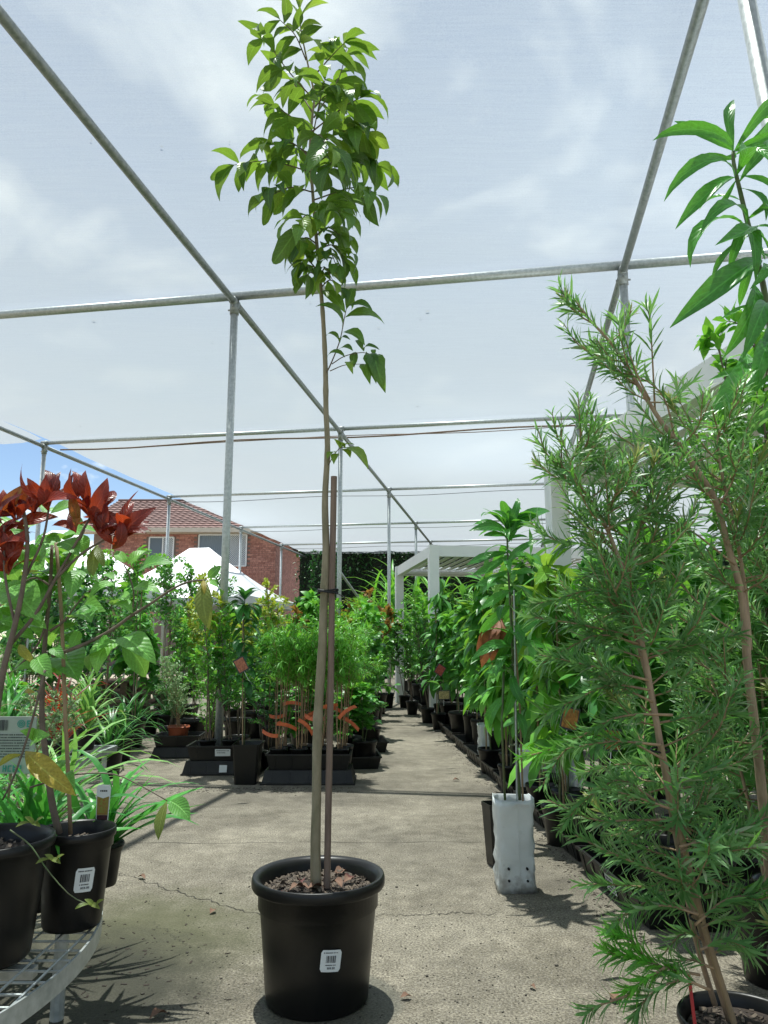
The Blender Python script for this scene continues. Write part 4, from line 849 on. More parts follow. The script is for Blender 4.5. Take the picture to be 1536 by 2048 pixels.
for (wx, wy), n, Lp, lean in whorls:
    c_ = at(*zz(wx, wy), AY + .12); L = Lp / FPX * 2.15
    for q in range(n):
        a = q * 2.4 + rng.uniform(-.3, .3); el = rng.uniform(-.25, .95) if q > 2 else rng.uniform(.9, 1.35); d = V3(math.cos(a) * math.cos(el) + lean, math.sin(a) * math.cos(el) * .8, math.sin(el))
        leaf_obj("leaf", rng.choice(RDM), pa_, c_ - AL + V3(0, 0, rng.uniform(-.02, .02)), d, V3(rng.gauss(0, .5), -.75, .55), L * .98 * rng.uniform(.6, 1.12))
# small basil-like plant in the very front
CY = 1.72; CL = V3(-.965, CY, TH)
pc_ = thing("potted_herb", tuple(CL), "small bright green herb in a black pot at the very left front of the table", "potted plant")
black_pot(pc_, .075, .15, 0, 8, None, .85, 40)
HB = [leaf_mesh("herb_leaf", leaf_tpl(BROAD, .5, .3, .1, 0, 6, 4, 80 + i), .3, M['l_strap']) for i in range(2)]
rng = random.Random(3)
for q in range(9):
    a = q * 0.7; e = V3(.10 * math.cos(a) * rng.uniform(.4, 1.3), .10 * math.sin(a), .15 + rng.uniform(.04, .18)); p = smooth_path([V3(0, 0, .12), e * V3(.5, .5, .8), e], 8); MB().tube(p, np.linspace(.002, .001, 8), 5).build("stem", M['greenstem'], pc_, True)
    hang(shoot(p, 9, .04, rng, .9, .4, .2, .35), V3(0, 0, 0), HB, pc_, rng)
vine = smooth_path(pxpath([(20, 1660), (60, 1690), (95, 1740), (140, 1790), (190, 1815)], 1.9), 12); MB().tube(vine - CL, np.linspace(.002, .0012, 12), 5).build("runner", M['greenstem'], pc_, True)
BR_ = [leaf_mesh("bronze_leaf", leaf_tpl(LANCE, .5, .3, .1, 0, 5, 4, 90), .2, M['l_olive'])]
for q, bx in enumerate(((100, 1718), (110, 1725), (178, 1808), (190, 1815), (60, 1645), (70, 1650))):
    for s in (-1, 1): b_ = at(*bx, 1.9); leaf_obj("leaf", BR_[0], pc_, b_ - CL, V3(s * .7, -.2, .6 if q % 2 else -.2), (0, -.6, 1), .032)
# plastic-wrapped bag with print, stuck in behind: barcode, ring logo, bold lettering
gl = at(22, 1490, 2.5); gb_ = thing("printed_card", (gl[0], gl[1], TH), "pale printed card with barcode and green ring logo at the left edge", "sign")
GZ = gl[2] - TH; fw = wrap_flat((0, 0, GZ), (1, 0, 0), (0, -.12, .99), (0, -1, 0))
cb_ = MB().box((0, 0.004, GZ), (.075, .003, .088)).build("card", mat('card_print', (.42, .45, .40), .6, nscale=30, col2=(.36, .40, .36)), gb_)
MB().tube([(0, .012, 0), (0, .012, GZ)], .004, 6).build("stick", M['bamboo'], gb_)
rr = random.Random(2); fw = wrap_flat((0, 0, GZ), (1, 0, 0), (0, 0, 1), (0, -1, 0))
print_mesh(barcode(-.07, -.015, .045, .078, rr), fw, .002).build("barcode", M['ink'], gb_)
ringm = MB()
for R_ in (.0125, .0075, .003):
    n = 28; V = []
    for q in range(n): a = q * 2 * math.pi / n; V += [fw(.028 + R_ * math.cos(a), .066 + R_ * math.sin(a), .002), fw(.028 + (R_ - .0028) * math.cos(a), .066 + (R_ - .0028) * math.sin(a), .002)]
    ringm.add(V, [(2 * q, 2 * ((q + 1) % n), 2 * ((q + 1) % n) + 1, 2 * q + 1) for q in range(n)])
ringm.build("ring_logo", M['teal'], gb_); print_mesh(print_text("E", .046, .055, .022), fw, .002).build("letter", M['teal'], gb_)
lines = []
for q in range(9): lines += blur_line(-.07, .06, .03 - q * .0085, .0035, rr)
print_mesh(lines, fw, .002).build("small_print", M['ink'], gb_)
print_mesh(print_text("HCK2", -.02, -.082, .02), fw, .002).build("bold_print", M['teal'], gb_)
# orange label stake in the wide pot
ok_ = MB().bar((-.012, -.055, .22), (-.004, -.05, .36), .012, .004, (0, 1, 0)).box((-.002, -.05, .385), (.022, .003, .012)).box((-.002, -.05, .37), (.012, .0028, .01)); ok_.build("label_stake", M['orange'], pa_)
# picture label standing behind the stickered pot
LT = at(203, 1652, BY + .11); tagm = thing("plant_label", (LT[0], LT[1], TH), "tapered picture plant label with white top standing behind the stickered pot", "plant label")
z0 = 0.0; z1 = at(203, 1570, BY + .11)[2] - TH; zb = LT[2] - TH - .03
lb = MB(); hw0, hw1 = .012, .0215; lb.add([(-hw0 * .7, 0, .0), (hw0 * .7, 0, .0), (hw1, 0, z1 - .01), (hw1 * .8, 0, z1), (-hw1 * .8, 0, z1), (-hw1, 0, z1 - .01), (-hw0 * .7, .0015, .0), (hw0 * .7, .0015, .0), (hw1, .0015, z1 - .01), (hw1 * .8, .0015, z1), (-hw1 * .8, .0015, z1), (-hw1, .0015, z1 - .01)], [(0, 1, 2, 3, 4, 5), (11, 10, 9, 8, 7, 6)] + [(q, q + 6, (q + 1) % 6 + 6, (q + 1) % 6) for q in range(6)])
lb.build("label_card", M['sticker'], tagm); zt_ = z1 - .038; zmid = z1 - .085
hwz = lambda z: (hw0 * .7 + (hw1 - hw0 * .7) * z / (z1 - .01)) * .88
MB().add([(-hwz(zmid), -.001, zmid), (hwz(zmid), -.001, zmid), (hwz(zt_), -.001, zt_ + .006), (0, -.001, zt_), (-hwz(zt_), -.001, zt_ + .006)], [(0, 1, 2, 3, 4)]).build("picture", mat('label_picture_green', (.22, .30, .05), .5, nscale=140, col2=(.30, .12, .03)), tagm)
MB().add([(-hwz(.02), -.001, .02), (hwz(.02), -.001, .02), (hwz(zmid), -.001, zmid - .0005), (-hwz(zmid), -.001, zmid - .0005)], [(0, 1, 2, 3)]).build("lower_print", mat('label_dark_red', (.06, .015, .02), .5), tagm)
fw = wrap_flat((0, 0, z1 - .019), (1, 0, 0), (0, 0, 1), (0, -1, 0)); print_mesh(blur_line(-.010, .011, 0, .0045, rr), fw, .001).build("small_print", M['ink'], tagm)

# strappy plants on the table, each blade its own leaf
STM = [leaf_mesh("strap_leaf", leaf_tpl(STRAP, .25 + .35 * i, .25, 0, .05 * (i - 1), 7, 2, 100 + i), .040, M['l_strap']) for i in range(4)]
STP = [leaf_mesh("pale_strap_leaf", leaf_tpl(STRAP, .5 + .35 * i, .2, 0, .06 * (i - 1), 8, 2, 110 + i), .020, M['l_paler']) for i in range(4)]
def strappy(x, y, z, n, L, meshes, seed, label, fan=None, droop=.5, R=.07):
    o = thing("strappy_plant", (x, y, z), label, "potted plant"); black_pot(o, R, .13, 0, seed, None, .85, 32); rr = random.Random(seed)
    for q in range(n):
        a = fan + rr.gauss(0, .5) if fan is not None and q % 2 == 0 else q * 2.4 + rr.uniform(-.4, .4); el = rr.uniform(.35, 1.35) - droop * rr.random() * .6
        d = V3(math.cos(a) * math.cos(el), math.sin(a) * math.cos(el), math.sin(el)); leaf_obj("blade", rr.choice(meshes), o, V3(.015 * math.cos(a), .015 * math.sin(a), .11), d, V3(0, 0, 1) + V3(rr.gauss(0, .2), rr.gauss(0, .2), 0), L * rr.uniform(.65, 1.15))
    return o
strappy(-.92, 2.60, TH, 34, .31, STM, 41, "dark green strap-leaved plant fanning over the path behind the stickered pot", 0.2)
strappy(-1.13, 2.52, TH, 34, .32, STM, 42, "strap-leaved plant between the stickered pot and the wide pot", 4.7)
strappy(-1.36, 2.60, TH, 30, .34, STM, 43, "strap-leaved plant at the left edge behind the wide pot", 4.7)
strappy(-1.02, 2.38, TH, 30, .30, STM, 45, "bright strap-leaved plant squeezed just behind the wide pot", 4.6)
strappy(-1.30, 2.36, TH, 30, .30, STM, 46, "strap-leaved plant at the left edge close behind the copper-leaved shrub", 4.8)
strappy(-1.22, 2.85, TH + .0, 40, .44, STP, 44, "tall pale green arching strappy plant at the back of the mesh table", 0.4, .9)
# ------------------------------------------------------------------ trays, square pots, bags
def tray_mesh(name, wx, ly, h, flare=0.02, inv=False, m=None):
    """open nursery tray: tapered thin walls, rolled lip, ribs along the long sides"""
    b = MB(); t = .005; a, l = wx / 2, ly / 2
    lo = [(-a + flare, -l + flare), (a - flare, -l + flare), (a - flare, l - flare), (-a + flare, l - flare)]; hi = [(-a, -l), (a, -l), (a, l), (-a, l)]
    lip = [(-a - .009, -l - .009), (a + .009, -l - .009), (a + .009, l + .009), (-a - .009, l + .009)]
    ins = lambda q, d: [(x - math.copysign(d, x), y - math.copysign(d, y)) for x, y in q]
    rings = [(lo, 0), (hi, h - .012), (lip, h - .012), (lip, h), (ins(hi, t), h), (ins(lo, t), .006)]
    V = [(x, y, z) for q, z in rings for x, y in q]; F = [(4 * j + i, 4 * j + (i + 1) % 4, 4 * j + 4 + (i + 1) % 4, 4 * j + 4 + i) for j in range(len(rings) - 1) for i in range(4)]
    F += [(3, 2, 1, 0), (20, 21, 22, 23)]; b.add(V, F)
    n = max(2, int(wx / .12))
    for i in range(n):
        x = -a + wx * (i + .5) / n
        for s in (-1, 1): b.bar((x, s * (l - flare + .001), .004), (x, s * (l + .0015), h - .014), .012, .005, (0, 1, 0))
    n = max(2, int(ly / .12))
    for i in range(n):
        y = -l + ly * (i + .5) / n
        for s in (-1, 1): b.bar((s * (a - flare + .001), y, .004), (s * (a + .0015), y, h - .014), .012, .005, (1, 0, 0))
    if inv: b.v = [vv * np.array((1, 1, -1)) + np.array((0, 0, h)) for vv in b.v]
    return b.mesh(name, m or M['black_tray'])
TRAYS = {}
def tray(x, y, z, rz, wx, ly, h, label, inv=False, group=None):
    key = (wx, ly, h, inv)
    if key not in TRAYS: TRAYS[key] = tray_mesh("nursery_tray", wx, ly, h, .022, inv)
    x, y, s_ = RG(x, y); o = link("nursery_tray", TRAYS[key], None, (x, y, z * s_)); o.scale = (s_, s_, s_); o.rotation_euler = (0, 0, rz); tag(o, label, "tray", group); return o
def square_pot(parent, w_, h, z0=0, taper=.8, m=None, name="pot"):
    b = MB(); a = w_ / 2; c = a * taper; t = .004; r = .15
    def ring(q, z): 
        e = q * r; return [(-q + e, -q, z), (q - e, -q, z), (q, -q + e, z), (q, q - e, z), (q - e, q, z), (-q + e, q, z), (-q, q - e, z), (-q, -q + e, z)]
    R_ = [ring(c * .96, z0), ring(c, z0 + .006), ring(a * .97, z0 + h - .02), ring(a, z0 + h - .02), ring(a, z0 + h), ring(a - t, z0 + h), ring(a * .95 - t, z0 + h - .03), ring((a + c) / 2 - t, z0 + h * .5)]
    b.add([p for q in R_ for p in q], [(8 * j + i, 8 * j + (i + 1) % 8, 8 * j + 8 + (i + 1) % 8, 8 * j + 8 + i) for j in range(len(R_) - 1) for i in range(8)] + [tuple(range(7, -1, -1))])
    b.build(name, m or M['black_pl'], parent); MB().box((0, 0, z0 + h * .86), (a * .90, a * .90, .004)).build("soil", M['soil'], parent)
def grow_bag(parent, wx, wy, h, seed, z0=0, holes=True):
    rr = random.Random(seed); b = MB(); nz = 12; sg = 28; V = []
    for j in range(nz + 1):
        t = j / nz; z = z0 + h * t; kx = wx / 2 * (1 - .06 * math.sin(t * 3.1) + .02 * rr.uniform(-1, 1)) ; ky = wy / 2 * (1 + .05 * math.sin(t * 5 + seed))
        for q in range(sg):
            a = 2 * math.pi * q / sg; ca, sa = math.cos(a), math.sin(a); e = .32; x = kx * math.copysign(abs(ca) ** e, ca); y = ky * math.copysign(abs(sa) ** e, sa); cr_ = .0055 * math.sin(z * 70 + a * 3 + seed) * (1.2 - t) + .0022 * math.sin(z * 31 - a * 5) + .0015 * math.sin(z * 120 + a * 9) + rr.uniform(-.0012, .0012)
            V.append((x * (1 + cr_ / kx), y * (1 + cr_ / ky), z + (.005 * math.sin(a * 2 + seed) + .002 * math.sin(a * 5) if j == nz else 0)))
    inner = [(x * .975, y * .975, z - .002) for x, y, z in V[-sg:]]; low = [(x * .94, y * .94, z0 + h * .86) for x, y, z in V[-sg:]]
    V += inner + low; n = nz + 2
    b.add(V, [(j * sg + i, j * sg + (i + 1) % sg, (j + 1) * sg + (i + 1) % sg, (j + 1) * sg + i) for j in range(n) for i in range(sg)] + [tuple(range(sg - 1, -1, -1))])
    o = b.build("grow_bag", M['bag'], parent, True); MB().add([(x * .97, y * .97, z0 + h * .88) for x, y, z in low], [tuple(range(sg))]).build("soil", M['soil'], parent)
    if holes:
        for sx in (-.22, .25):
            for z in (.055, .105):
                hb = MB(); n = 14; y = -wy / 2 * 1.035 - .0065; hb.add([(sx * wx + .0055 * math.cos(q * 2 * math.pi / n), y, z0 + z + .0055 * math.sin(q * 2 * math.pi / n)) for q in range(n)] + [(sx * wx + .0055 * math.cos(q * 2 * math.pi / n), y + .016, z0 + z + .0055 * math.sin(q * 2 * math.pi / n)) for q in range(n)], [tuple(range(n))] + [(q, (q + 1) % n, n + (q + 1) % n, n + q) for q in range(n)]); hb.build("drain_hole", M['darkgap'], parent)
        MB().tube([(.01, -wy / 2 * 1.035 - .0015, z0 + h * t * .97) for t in np.linspace(.02, 1, 8)], .0012, 5).build("seam", M['bag'], parent)

MGM = [leaf_mesh("mango_leaf", leaf_tpl(LANCE, .35 + .25 * i, .18, .12, .05 * (i - 2), 8, 4, 200 + i, .12 if i == 3 else 0), .118, M['l_mango']) for i in range(5)]
MGL = [leaf_mesh("pale_mango_leaf", leaf_tpl(LANCE, .5 + .3 * i, .18, .1, .05 * (i - 1), 7, 4, 210 + i), .15, M['l_mangolight']) for i in range(3)]
MGB = [leaf_mesh("dried_mango_leaf", leaf_tpl(LANCE, .6 + .3 * i, .4, .25, .05, 7, 4, 215 + i), .15, M['l_brown']) for i in range(2)]
def mango_leaves(p, n0, L, rng, start=.35, per=1, droop=.45, whorl_every=.16):
    """mango: drooping leaves in loose whorls up a single stem, a rosette at the top"""
    res = []; p = np.asarray(p); n = len(p); seg = np.linalg.norm(np.diff(p, axis=0), axis=1).sum(); t = start
    while t < 1.0:
        k_ = t * (n - 1); q = min(n - 2, int(k_)); c = p[q] + (p[q + 1] - p[q]) * (k_ - q)
        for i in range(n0):
            a = rng.uniform(0, 6.28); dr = rng.uniform(-.15, 1.1) * droop * 1.6; d = nrm(V3(math.cos(a), math.sin(a), .25 - dr)); res.append((c + V3(0, 0, rng.uniform(-.03, .03)), d, V3(0, 0, 1) + d * .2, L * rng.uniform(.7, 1.12)))
        t += whorl_every / seg * rng.uniform(.7, 1.3)
    for i in range(9):
        a = i * .75 + rng.uniform(-.2, .2); d = nrm(V3(math.cos(a), math.sin(a), rng.uniform(-.1, 1.0))); res.append((p[-1], d, V3(0, 0, 1), L * rng.uniform(.75, 1.05)))
    return res
# nearest white grow bag with a tall mango sapling, and the square pot beside it
BX, BYy = 0.60, 3.68; BG = V3(BX, BYy, 0)
mg = thing("potted_mango", tuple(BG), "tallest mango sapling, in the white grow bag nearest the open path", "potted plant", None, 0)
grow_bag(mg, .178, .155, .40, 2)
p = smooth_path(pxpath([(1040, 1600), (1034, 1500), (1030, 1400), (1025, 1300), (1020, 1200), (1016, 1130), (1014, 1060)], BYy), 24)
MB().tube(p - BG, np.linspace(.008, .0045, 24), 8).build("stem", M['greenstem'], mg, True)
MB().tube(pxpath([(1010, 1600), (1004, 1450), (1008, 1330)], BYy - .03) - BG, .006, 8).build("stem", M['greenstem'], mg, True)
MB().tube(pxpath([(1046, 1605), (1040, 1420), (1024, 1190)], BYy - .02) - BG, .0048, 8).build("stake", M['bamboo'], mg)
MB().tube(pxpath([(1034, 1605), (1031, 1380), (1028, 1180)], BYy - .04) - BG, .0045, 8).build("stake", M['galv'], mg)
for py in (1215, 1330, 1490):
    c = at(1029, py, BYy - .02) - BG; a = np.linspace(0, 6.283, 16); MB().tube(np.stack([c[0] + .017 * np.cos(a), c[1] + .017 * np.sin(a), c[2] + 0 * a], 1), .003, 6, False).build("tie", M['greenstem'], mg)
rng = random.Random(77)
ML = [(1014, 1062, 948, 1050), (1014, 1065, 1098, 1024), (1013, 1060, 1010, 1010), (1014, 1060, 1035, 998), (1012, 1070, 940, 1062), (1014, 1075, 965, 1072), (1016, 1080, 1055, 1075), (1016, 1062, 985, 1022), (1018, 1065, 1060, 1028), (1015, 1070, 1000, 1020), (1017, 1085, 1025, 1020), (1018, 1105, 935, 1130), (1018, 1110, 945, 1150), (1020, 1130, 1078, 1082), (1018, 1118, 1062, 1125), (1018, 1140, 950, 1172), (1016, 1135, 1005, 1098), (1020, 1150, 1065, 1150), (1020, 1170, 968, 1195), (1022, 1200, 1075, 1240), (1022, 1210, 960, 1265), (1024, 1240, 1038, 1300), (1024, 1250, 985, 1330), (1028, 1290, 1090, 1300), (1026, 1300, 945, 1320), (1028, 1350, 1052, 1415), (1026, 1370, 1005, 1440), (1022, 1390, 985, 1470), (1020, 1400, 1062, 1400), (1028, 1330, 975, 1345), (1030, 1280, 1095, 1230), (1024, 1225, 1045, 1180), (1020, 1180, 960, 1220), (1028, 1420, 1048, 1480)]
for i, (a, b, c, d) in enumerate(ML):
    p0 = at(a, b, BYy); p1 = at(c, d, BYy + rng.uniform(-.14, .10)); leaf_obj("leaf", rng.choice(MGM), mg, p0 - BG, p1 - p0, (rng.gauss(0, .25), -.85, .6), np.linalg.norm(p1 - p0) * 1.03)
hang(mango_leaves(p, 3, .19, rng, .34, 1, .55, .10), BG, MGM, mg, rng)
for a, b, c, d in [(1000, 1235, 965, 1330), (1000, 1240, 985, 1325), (1002, 1235, 1005, 1320), (1000, 1240, 955, 1300)]:
    p0 = at(a, b, BYy + .1); p1 = at(c, d, BYy + .06); leaf_obj("dried_leaf", rng.choice(MGB), mg, p0 - BG, p1 - p0, (0, -1, .2), np.linalg.norm(p1 - p0) * 1.05)
sq = gr(990, 1737); SQ = V3(sq[0] + .03, sq[1] + .06, 0)
so = thing("potted_seedling", tuple(SQ), "empty-looking square black pot directly beside the nearest white grow bag", "pot", None, .25); square_pot(so, .135, .30, 0, .74)
MB().tube([(0, 0, .25), (.004, 0, .33)], .003, 6).build("stem", M['greenstem'], so)

# ------------------------------------------------------------------ bottlebrush shrubs on the right
BTF = ftpl(NEED, .060, .25, .1, 0, .03, 3, 2, 3, 300)
BTM = [leaf_mesh("bottlebrush_leaf", leaf_tpl(NEED, .2 + .2 * i, .15, 0, .03 * (i - 1), 4, 2, 310 + i), .055, M['l_bottle']) for i in range(3)]
BTN = [leaf_mesh("bright_bottlebrush_leaf", leaf_tpl(NEED, .2 + .2 * i, .15, 0, .03 * (i - 1), 4, 2, 320 + i), .06, M['l_bottlenew']) for i in range(3)]
BTT = [leaf_mesh("pale_bottlebrush_leaf", leaf_tpl(NEED, .2 + .2 * i, .15, 0, .03 * (i - 1), 4, 2, 330 + i), .06, M['l_bottletip']) for i in range(3)]
def brush_leaves(p, L, rng, start=.3, dens=190, spread=.85):
    p = np.asarray(p); n = len(p); seg = np.linalg.norm(np.diff(p, axis=0), axis=1).sum(); m_ = int(seg * dens * (1 - start)); T = np.gradient(p, axis=0); res = []
    for i in range(m_):
        t = start + (1 - start) * (i + rng.random()) / max(1, m_); k_ = min(.999, t) * (n - 1); q = min(n - 2, int(k_)); c = p[q] + (p[q + 1] - p[q]) * (k_ - q); tn = nrm(T[q]); a = i * 2.4 + rng.uniform(-.4, .4)
        u = nrm(np.cross(tn, V3(.3, .2, 1))); v = np.cross(tn, u); rad_ = u * math.cos(a) + v * math.sin(a); d = nrm(rad_ * spread * rng.uniform(.6, 1.3) + tn * rng.uniform(.4, 1.0)); res.append((c, d, tn, L * rng.uniform(.6, 1.2) * (1.0 if t < .9 else .75)))
    return res
def bottlebrush(name, label, loc, stems, rng, nshoot, shootL, leafL, singles, Rpot=.14, Hpot=.30, tips=6, zbase=0, low=None, dens=230):
    loc = np.asarray(loc, float); o = thing(name, tuple(loc), label, "potted plant"); black_pot(o, Rpot, Hpot, 0, int(loc[0] * 100) % 97, None, .86, 56, 120)
    fol = Foliage(BTF); tw = MB(); allp = []
    for path, r0, r1 in stems:
        MB().tube(path - loc, np.linspace(r0, r1, len(path)), 9).build("stem", M['palebark'], o, True)
        n = len(path)
        for i in range(nshoot):
            t = rng.uniform(.16, .985); k_ = t * (n - 1); q = min(n - 2, int(k_)); c = path[q] + (path[q + 1] - path[q]) * (k_ - q); a = rng.uniform(0, 6.283); up = rng.uniform(.15, .95) + .35 * (t - .5)
            if low and t < .4 and rng.random() < .5: up = rng.uniform(-.35, .2)
            d = nrm(V3(math.cos(a), math.sin(a) * .8, up)); L = shootL * rng.uniform(.5, 1.15) * (1.15 - .5 * t); e = c + d * L + V3(0, 0, L * .22); p_ = smooth_path([c, c + d * L * .5 + V3(0, 0, -L * .03), e], 8); allp.append(p_)
            if rng.random() < .6:
                a2 = a + rng.choice((-1, 1)) * rng.uniform(.4, .9); m2 = p_[4]; d2 = nrm(V3(math.cos(a2), math.sin(a2), up + .2)); allp.append(smooth_path([m2, m2 + d2 * L * .25, m2 + d2 * L * .5 + V3(0, 0, .04)], 6))
        allp.append(path[int(n * .75):])
    for p_ in allp: tw.tube(p_ - loc, np.linspace(.0028, .0012, len(p_)), 5, False)
    tag(tw.build("twigs", M['twig'], o, True), kind="stuff")
    every = []
    for p_ in allp: every += brush_leaves(p_, leafL, rng, .22 if len(p_) < 9 else .0, dens)
    every.sort(key=lambda q: q[0][1])   # nearest the path first
    pick = set(rng.sample(range(min(len(every), singles * 5)), min(singles, len(every)))) if singles else set()
    for i, (c, d, n_, L) in enumerate(every):
        if i in pick: leaf_obj("leaf", rng.choice(BTM + BTM + BTN), o, c - loc, d, n_, L)
        else: fol.add(c - loc, d, n_, L, rng)
    tag(link("foliage", fol.mesh("bottlebrush_foliage", M['l_bottle']), o), kind="stuff")
    ends = rng.sample(range(len(allp)), min(tips, len(allp))); nf = Foliage(BTF)
    for q in ends:
        p_ = allp[q]
        for c, d, n_, L in brush_leaves(p_[-3:], leafL * .9, rng, .2, 420, .5): nf.add(c - loc, d, n_, L, rng)
    if ends: tag(link("young_foliage", nf.mesh("bottlebrush_young", M['l_bottletip'] if tips < 12 else M['l_bottlenew']), o), kind="stuff")
    return o
rng = random.Random(101)
B1 = V3(.86, 1.98, 0)
s1 = smooth_path(pxpath([(1462, 2040), (1405, 1860), (1360, 1700), (1330, 1540), (1305, 1400), (1285, 1290), (1265, 1200), (1235, 1110), (1200, 1030), (1150, 960), (1105, 915)], 1.98), 44)
s1b = smooth_path(pxpath([(1430, 2010), (1385, 1850), (1350, 1640), (1325, 1500), (1300, 1380), (1268, 1250), (1262, 1130), (1290, 1020), (1310, 960)], 2.02), 36)
b1 = bottlebrush("potted_bottlebrush", "bushy narrow-leaved bottlebrush in front on the right, spilling over the tray edge", B1, [(s1, .0115, .003), (s1b, .007, .003)], rng, 44, .25, .058, 170, .15, .22, 7, low=True)
MB().tube(pxpath([(1468, 2046), (1410, 1860), (1345, 1600), (1322, 1490)], 1.95) - B1, .0072, 10).build("stake", M['bamboo'], b1)
MB().tube(pxpath([(1395, 2090), (1385, 2010), (1378, 1950)], 1.88) - B1, .004, 8).build("red_stake", M['redstake'], b1)
for py, px in ((1835, 1398), (1500, 1320)):
    c = at(px, py, 1.965) - B1; a = np.linspace(0, 6.283, 16); MB().tube(np.stack([c[0] + .022 * np.cos(a), c[1] + .018 * np.sin(a), c[2] + .004 * np.sin(a)], 1), .003, 6, False).build("tie", M['tie'], b1)
# the bright low spray over the concrete and long arching side branches
EXTRA = []
for q in range(19):
    py0 = 1060 + q * 43; f_ = np.interp(py0, [915, 1030, 1200, 1400, 1540, 1700, 1860], [1105, 1200, 1265, 1305, 1330, 1360, 1405]); dxx = rng.uniform(110, 240) * (1 if q % 3 else -1) * (1 if py0 > 1250 else .6); dyy = rng.uniform(-110, 30); yb = rng.uniform(1.82, 2.12)
    EXTRA.append(([(f_, py0), (f_ - dxx * .5, py0 + dyy * .35 - 10), (f_ - dxx, py0 + dyy)], yb, BTM, 190))
for q in range(12):
    py0 = 1640 + q * 27; f_ = np.interp(py0, [1540, 1700, 1860, 2000], [1330, 1360, 1405, 1445]); dxx = rng.uniform(70, 150) * (1 if q % 2 else -1); EXTRA.append(([(f_, py0), (f_ - dxx * .5, py0 - 18), (f_ - dxx, py0 + rng.uniform(-50, 30))], rng.uniform(1.84, 2.0), BTM, 190))
for pts, Y, ms, dn in EXTRA + [([(1400, 1950), (1330, 1935), (1270, 1915), (1215, 1905)], 1.85, BTN, 420), ([(1330, 1935), (1290, 1960), (1250, 1985)], 1.83, BTN, 330), ([(1300, 1925), (1260, 1880), (1225, 1868)], 1.86, BTN, 330), ([(1260, 1990), (1200, 2010), (1170, 2030)], 1.82, BTM, 140), ([(1420, 1980), (1360, 1960), (1300, 1990), (1270, 2030)], 1.8, BTM, 200), ([(1400, 1900), (1450, 1880), (1500, 1900)], 1.85, BTM, 200), ([(1380, 1820), (1310, 1800), (1250, 1830), (1230, 1850)], 1.88, BTM, 200), ([(1390, 1850), (1450, 1800), (1510, 1790)], 1.86, BTM, 200), ([(1360, 1700), (1430, 1660), (1500, 1650)], 1.9, BTM, 200),
                       ([(1330, 1520), (1250, 1480), (1170, 1470), (1100, 1500), (1040, 1515)], 1.9, BTN, 170), ([(1345, 1430), (1260, 1430), (1200, 1450), (1130, 1500), (1085, 1570)], 1.86, BTM, 170), ([(1310, 1600), (1240, 1560), (1170, 1600), (1120, 1660)], 1.9, BTM, 220), ([(1350, 1760), (1280, 1730), (1210, 1700), (1150, 1670)], 1.88, BTM, 190), ([(1340, 1640), (1260, 1640), (1190, 1640), (1095, 1600)], 1.93, BTM, 200), ([(1300, 1380), (1220, 1370), (1150, 1400), (1090, 1430)], 1.95, BTM, 220), ([(1285, 1290), (1200, 1270), (1130, 1300), (1080, 1330)], 1.98, BTM, 220), ([(1265, 1210), (1190, 1180), (1110, 1200), (1060, 1210)], 2.0, BTM, 220), ([(1250, 1130), (1180, 1090), (1120, 1085), (1060, 1045)], 2.0, BTM, 220)]:
    p_ = smooth_path(pxpath(pts, Y), 12); MB().tube(p_ - B1, np.linspace(.0034, .0014, 12), 6).build("branch", M['twig'], b1, True); fl = Foliage(BTF); lv = brush_leaves(p_, .06, rng, .12, dn * 1.9, .9)
    if ms is BTN:
        for i, (c, d, n_, L) in enumerate(lv):
            if i % 3 == 0: leaf_obj("leaf", rng.choice(BTN), b1, c - B1, d, n_, L)
            else: fl.add(c - B1, d, n_, L, rng)
    else:
        for c, d, n_, L in lv: fl.add(c - B1, d, n_, L, rng)
    tag(link("branch_foliage", fl.mesh("bottlebrush_branch_foliage", M['l_bottlenew'] if ms is BTN else M['l_bottle']), b1), kind="stuff")
B2 = V3(1.16, 2.12, 0); rng = random.Random(55)
s2 = smooth_path(pxpath([(1560, 1960), (1535, 1700), (1515, 1500), (1495, 1330), (1485, 1200), (1455, 1090), (1430, 1000), (1380, 920), (1320, 840), (1270, 760), (1225, 690), (1180, 640), (1150, 600)], 2.1), 48)
s2b = smooth_path(pxpath([(1500, 1300), (1490, 1180), (1470, 1060), (1440, 930), (1435, 850)], 2.14), 20)
b2 = bottlebrush("potted_bottlebrush", "tallest bottlebrush, its bare tan stem leaning left to a high thin tip", B2, [(s2, .0145, .0025), (s2b, .007, .003)], rng, 30, .24, .062, 150, .15, .30, 10, dens=170)
for pts, Y in [([(1300, 800), (1270, 740), (1245, 660), (1235, 640)], 2.08), ([(1310, 820), (1305, 720), (1300, 640), (1292, 612)], 2.12), ([(1180, 640), (1150, 612), (1128, 575)], 2.1), ([(1350, 880), (1330, 800), (1290, 760), (1225, 740)], 2.1), ([(1420, 990), (1350, 950), (1280, 900), (1200, 850), (1160, 845)], 2.06), ([(1470, 1130), (1380, 1060), (1290, 1010), (1200, 930)], 2.04), ([(1490, 1280), (1400, 1210), (1320, 1120), (1250, 1060)], 2.03), ([(1440, 1010), (1470, 950), (1490, 870), (1510, 820)], 2.08)]:
    p_ = smooth_path(pxpath(pts, Y), 12); MB().tube(p_ - B2, np.linspace(.003, .0013, 12), 6).build("branch", M['twig'], b2, True); fl = Foliage(BTF)
    for c, d, n_, L in brush_leaves(p_, .075, rng, .3, 120, .75): fl.add(c - B2, d, n_, L, rng)
    tag(link("branch_foliage", fl.mesh("bottlebrush_branch_foliage", M['l_bottle']), b2), kind="stuff")
rng = random.Random(66); B3 = V3(1.48, 2.45, 0)
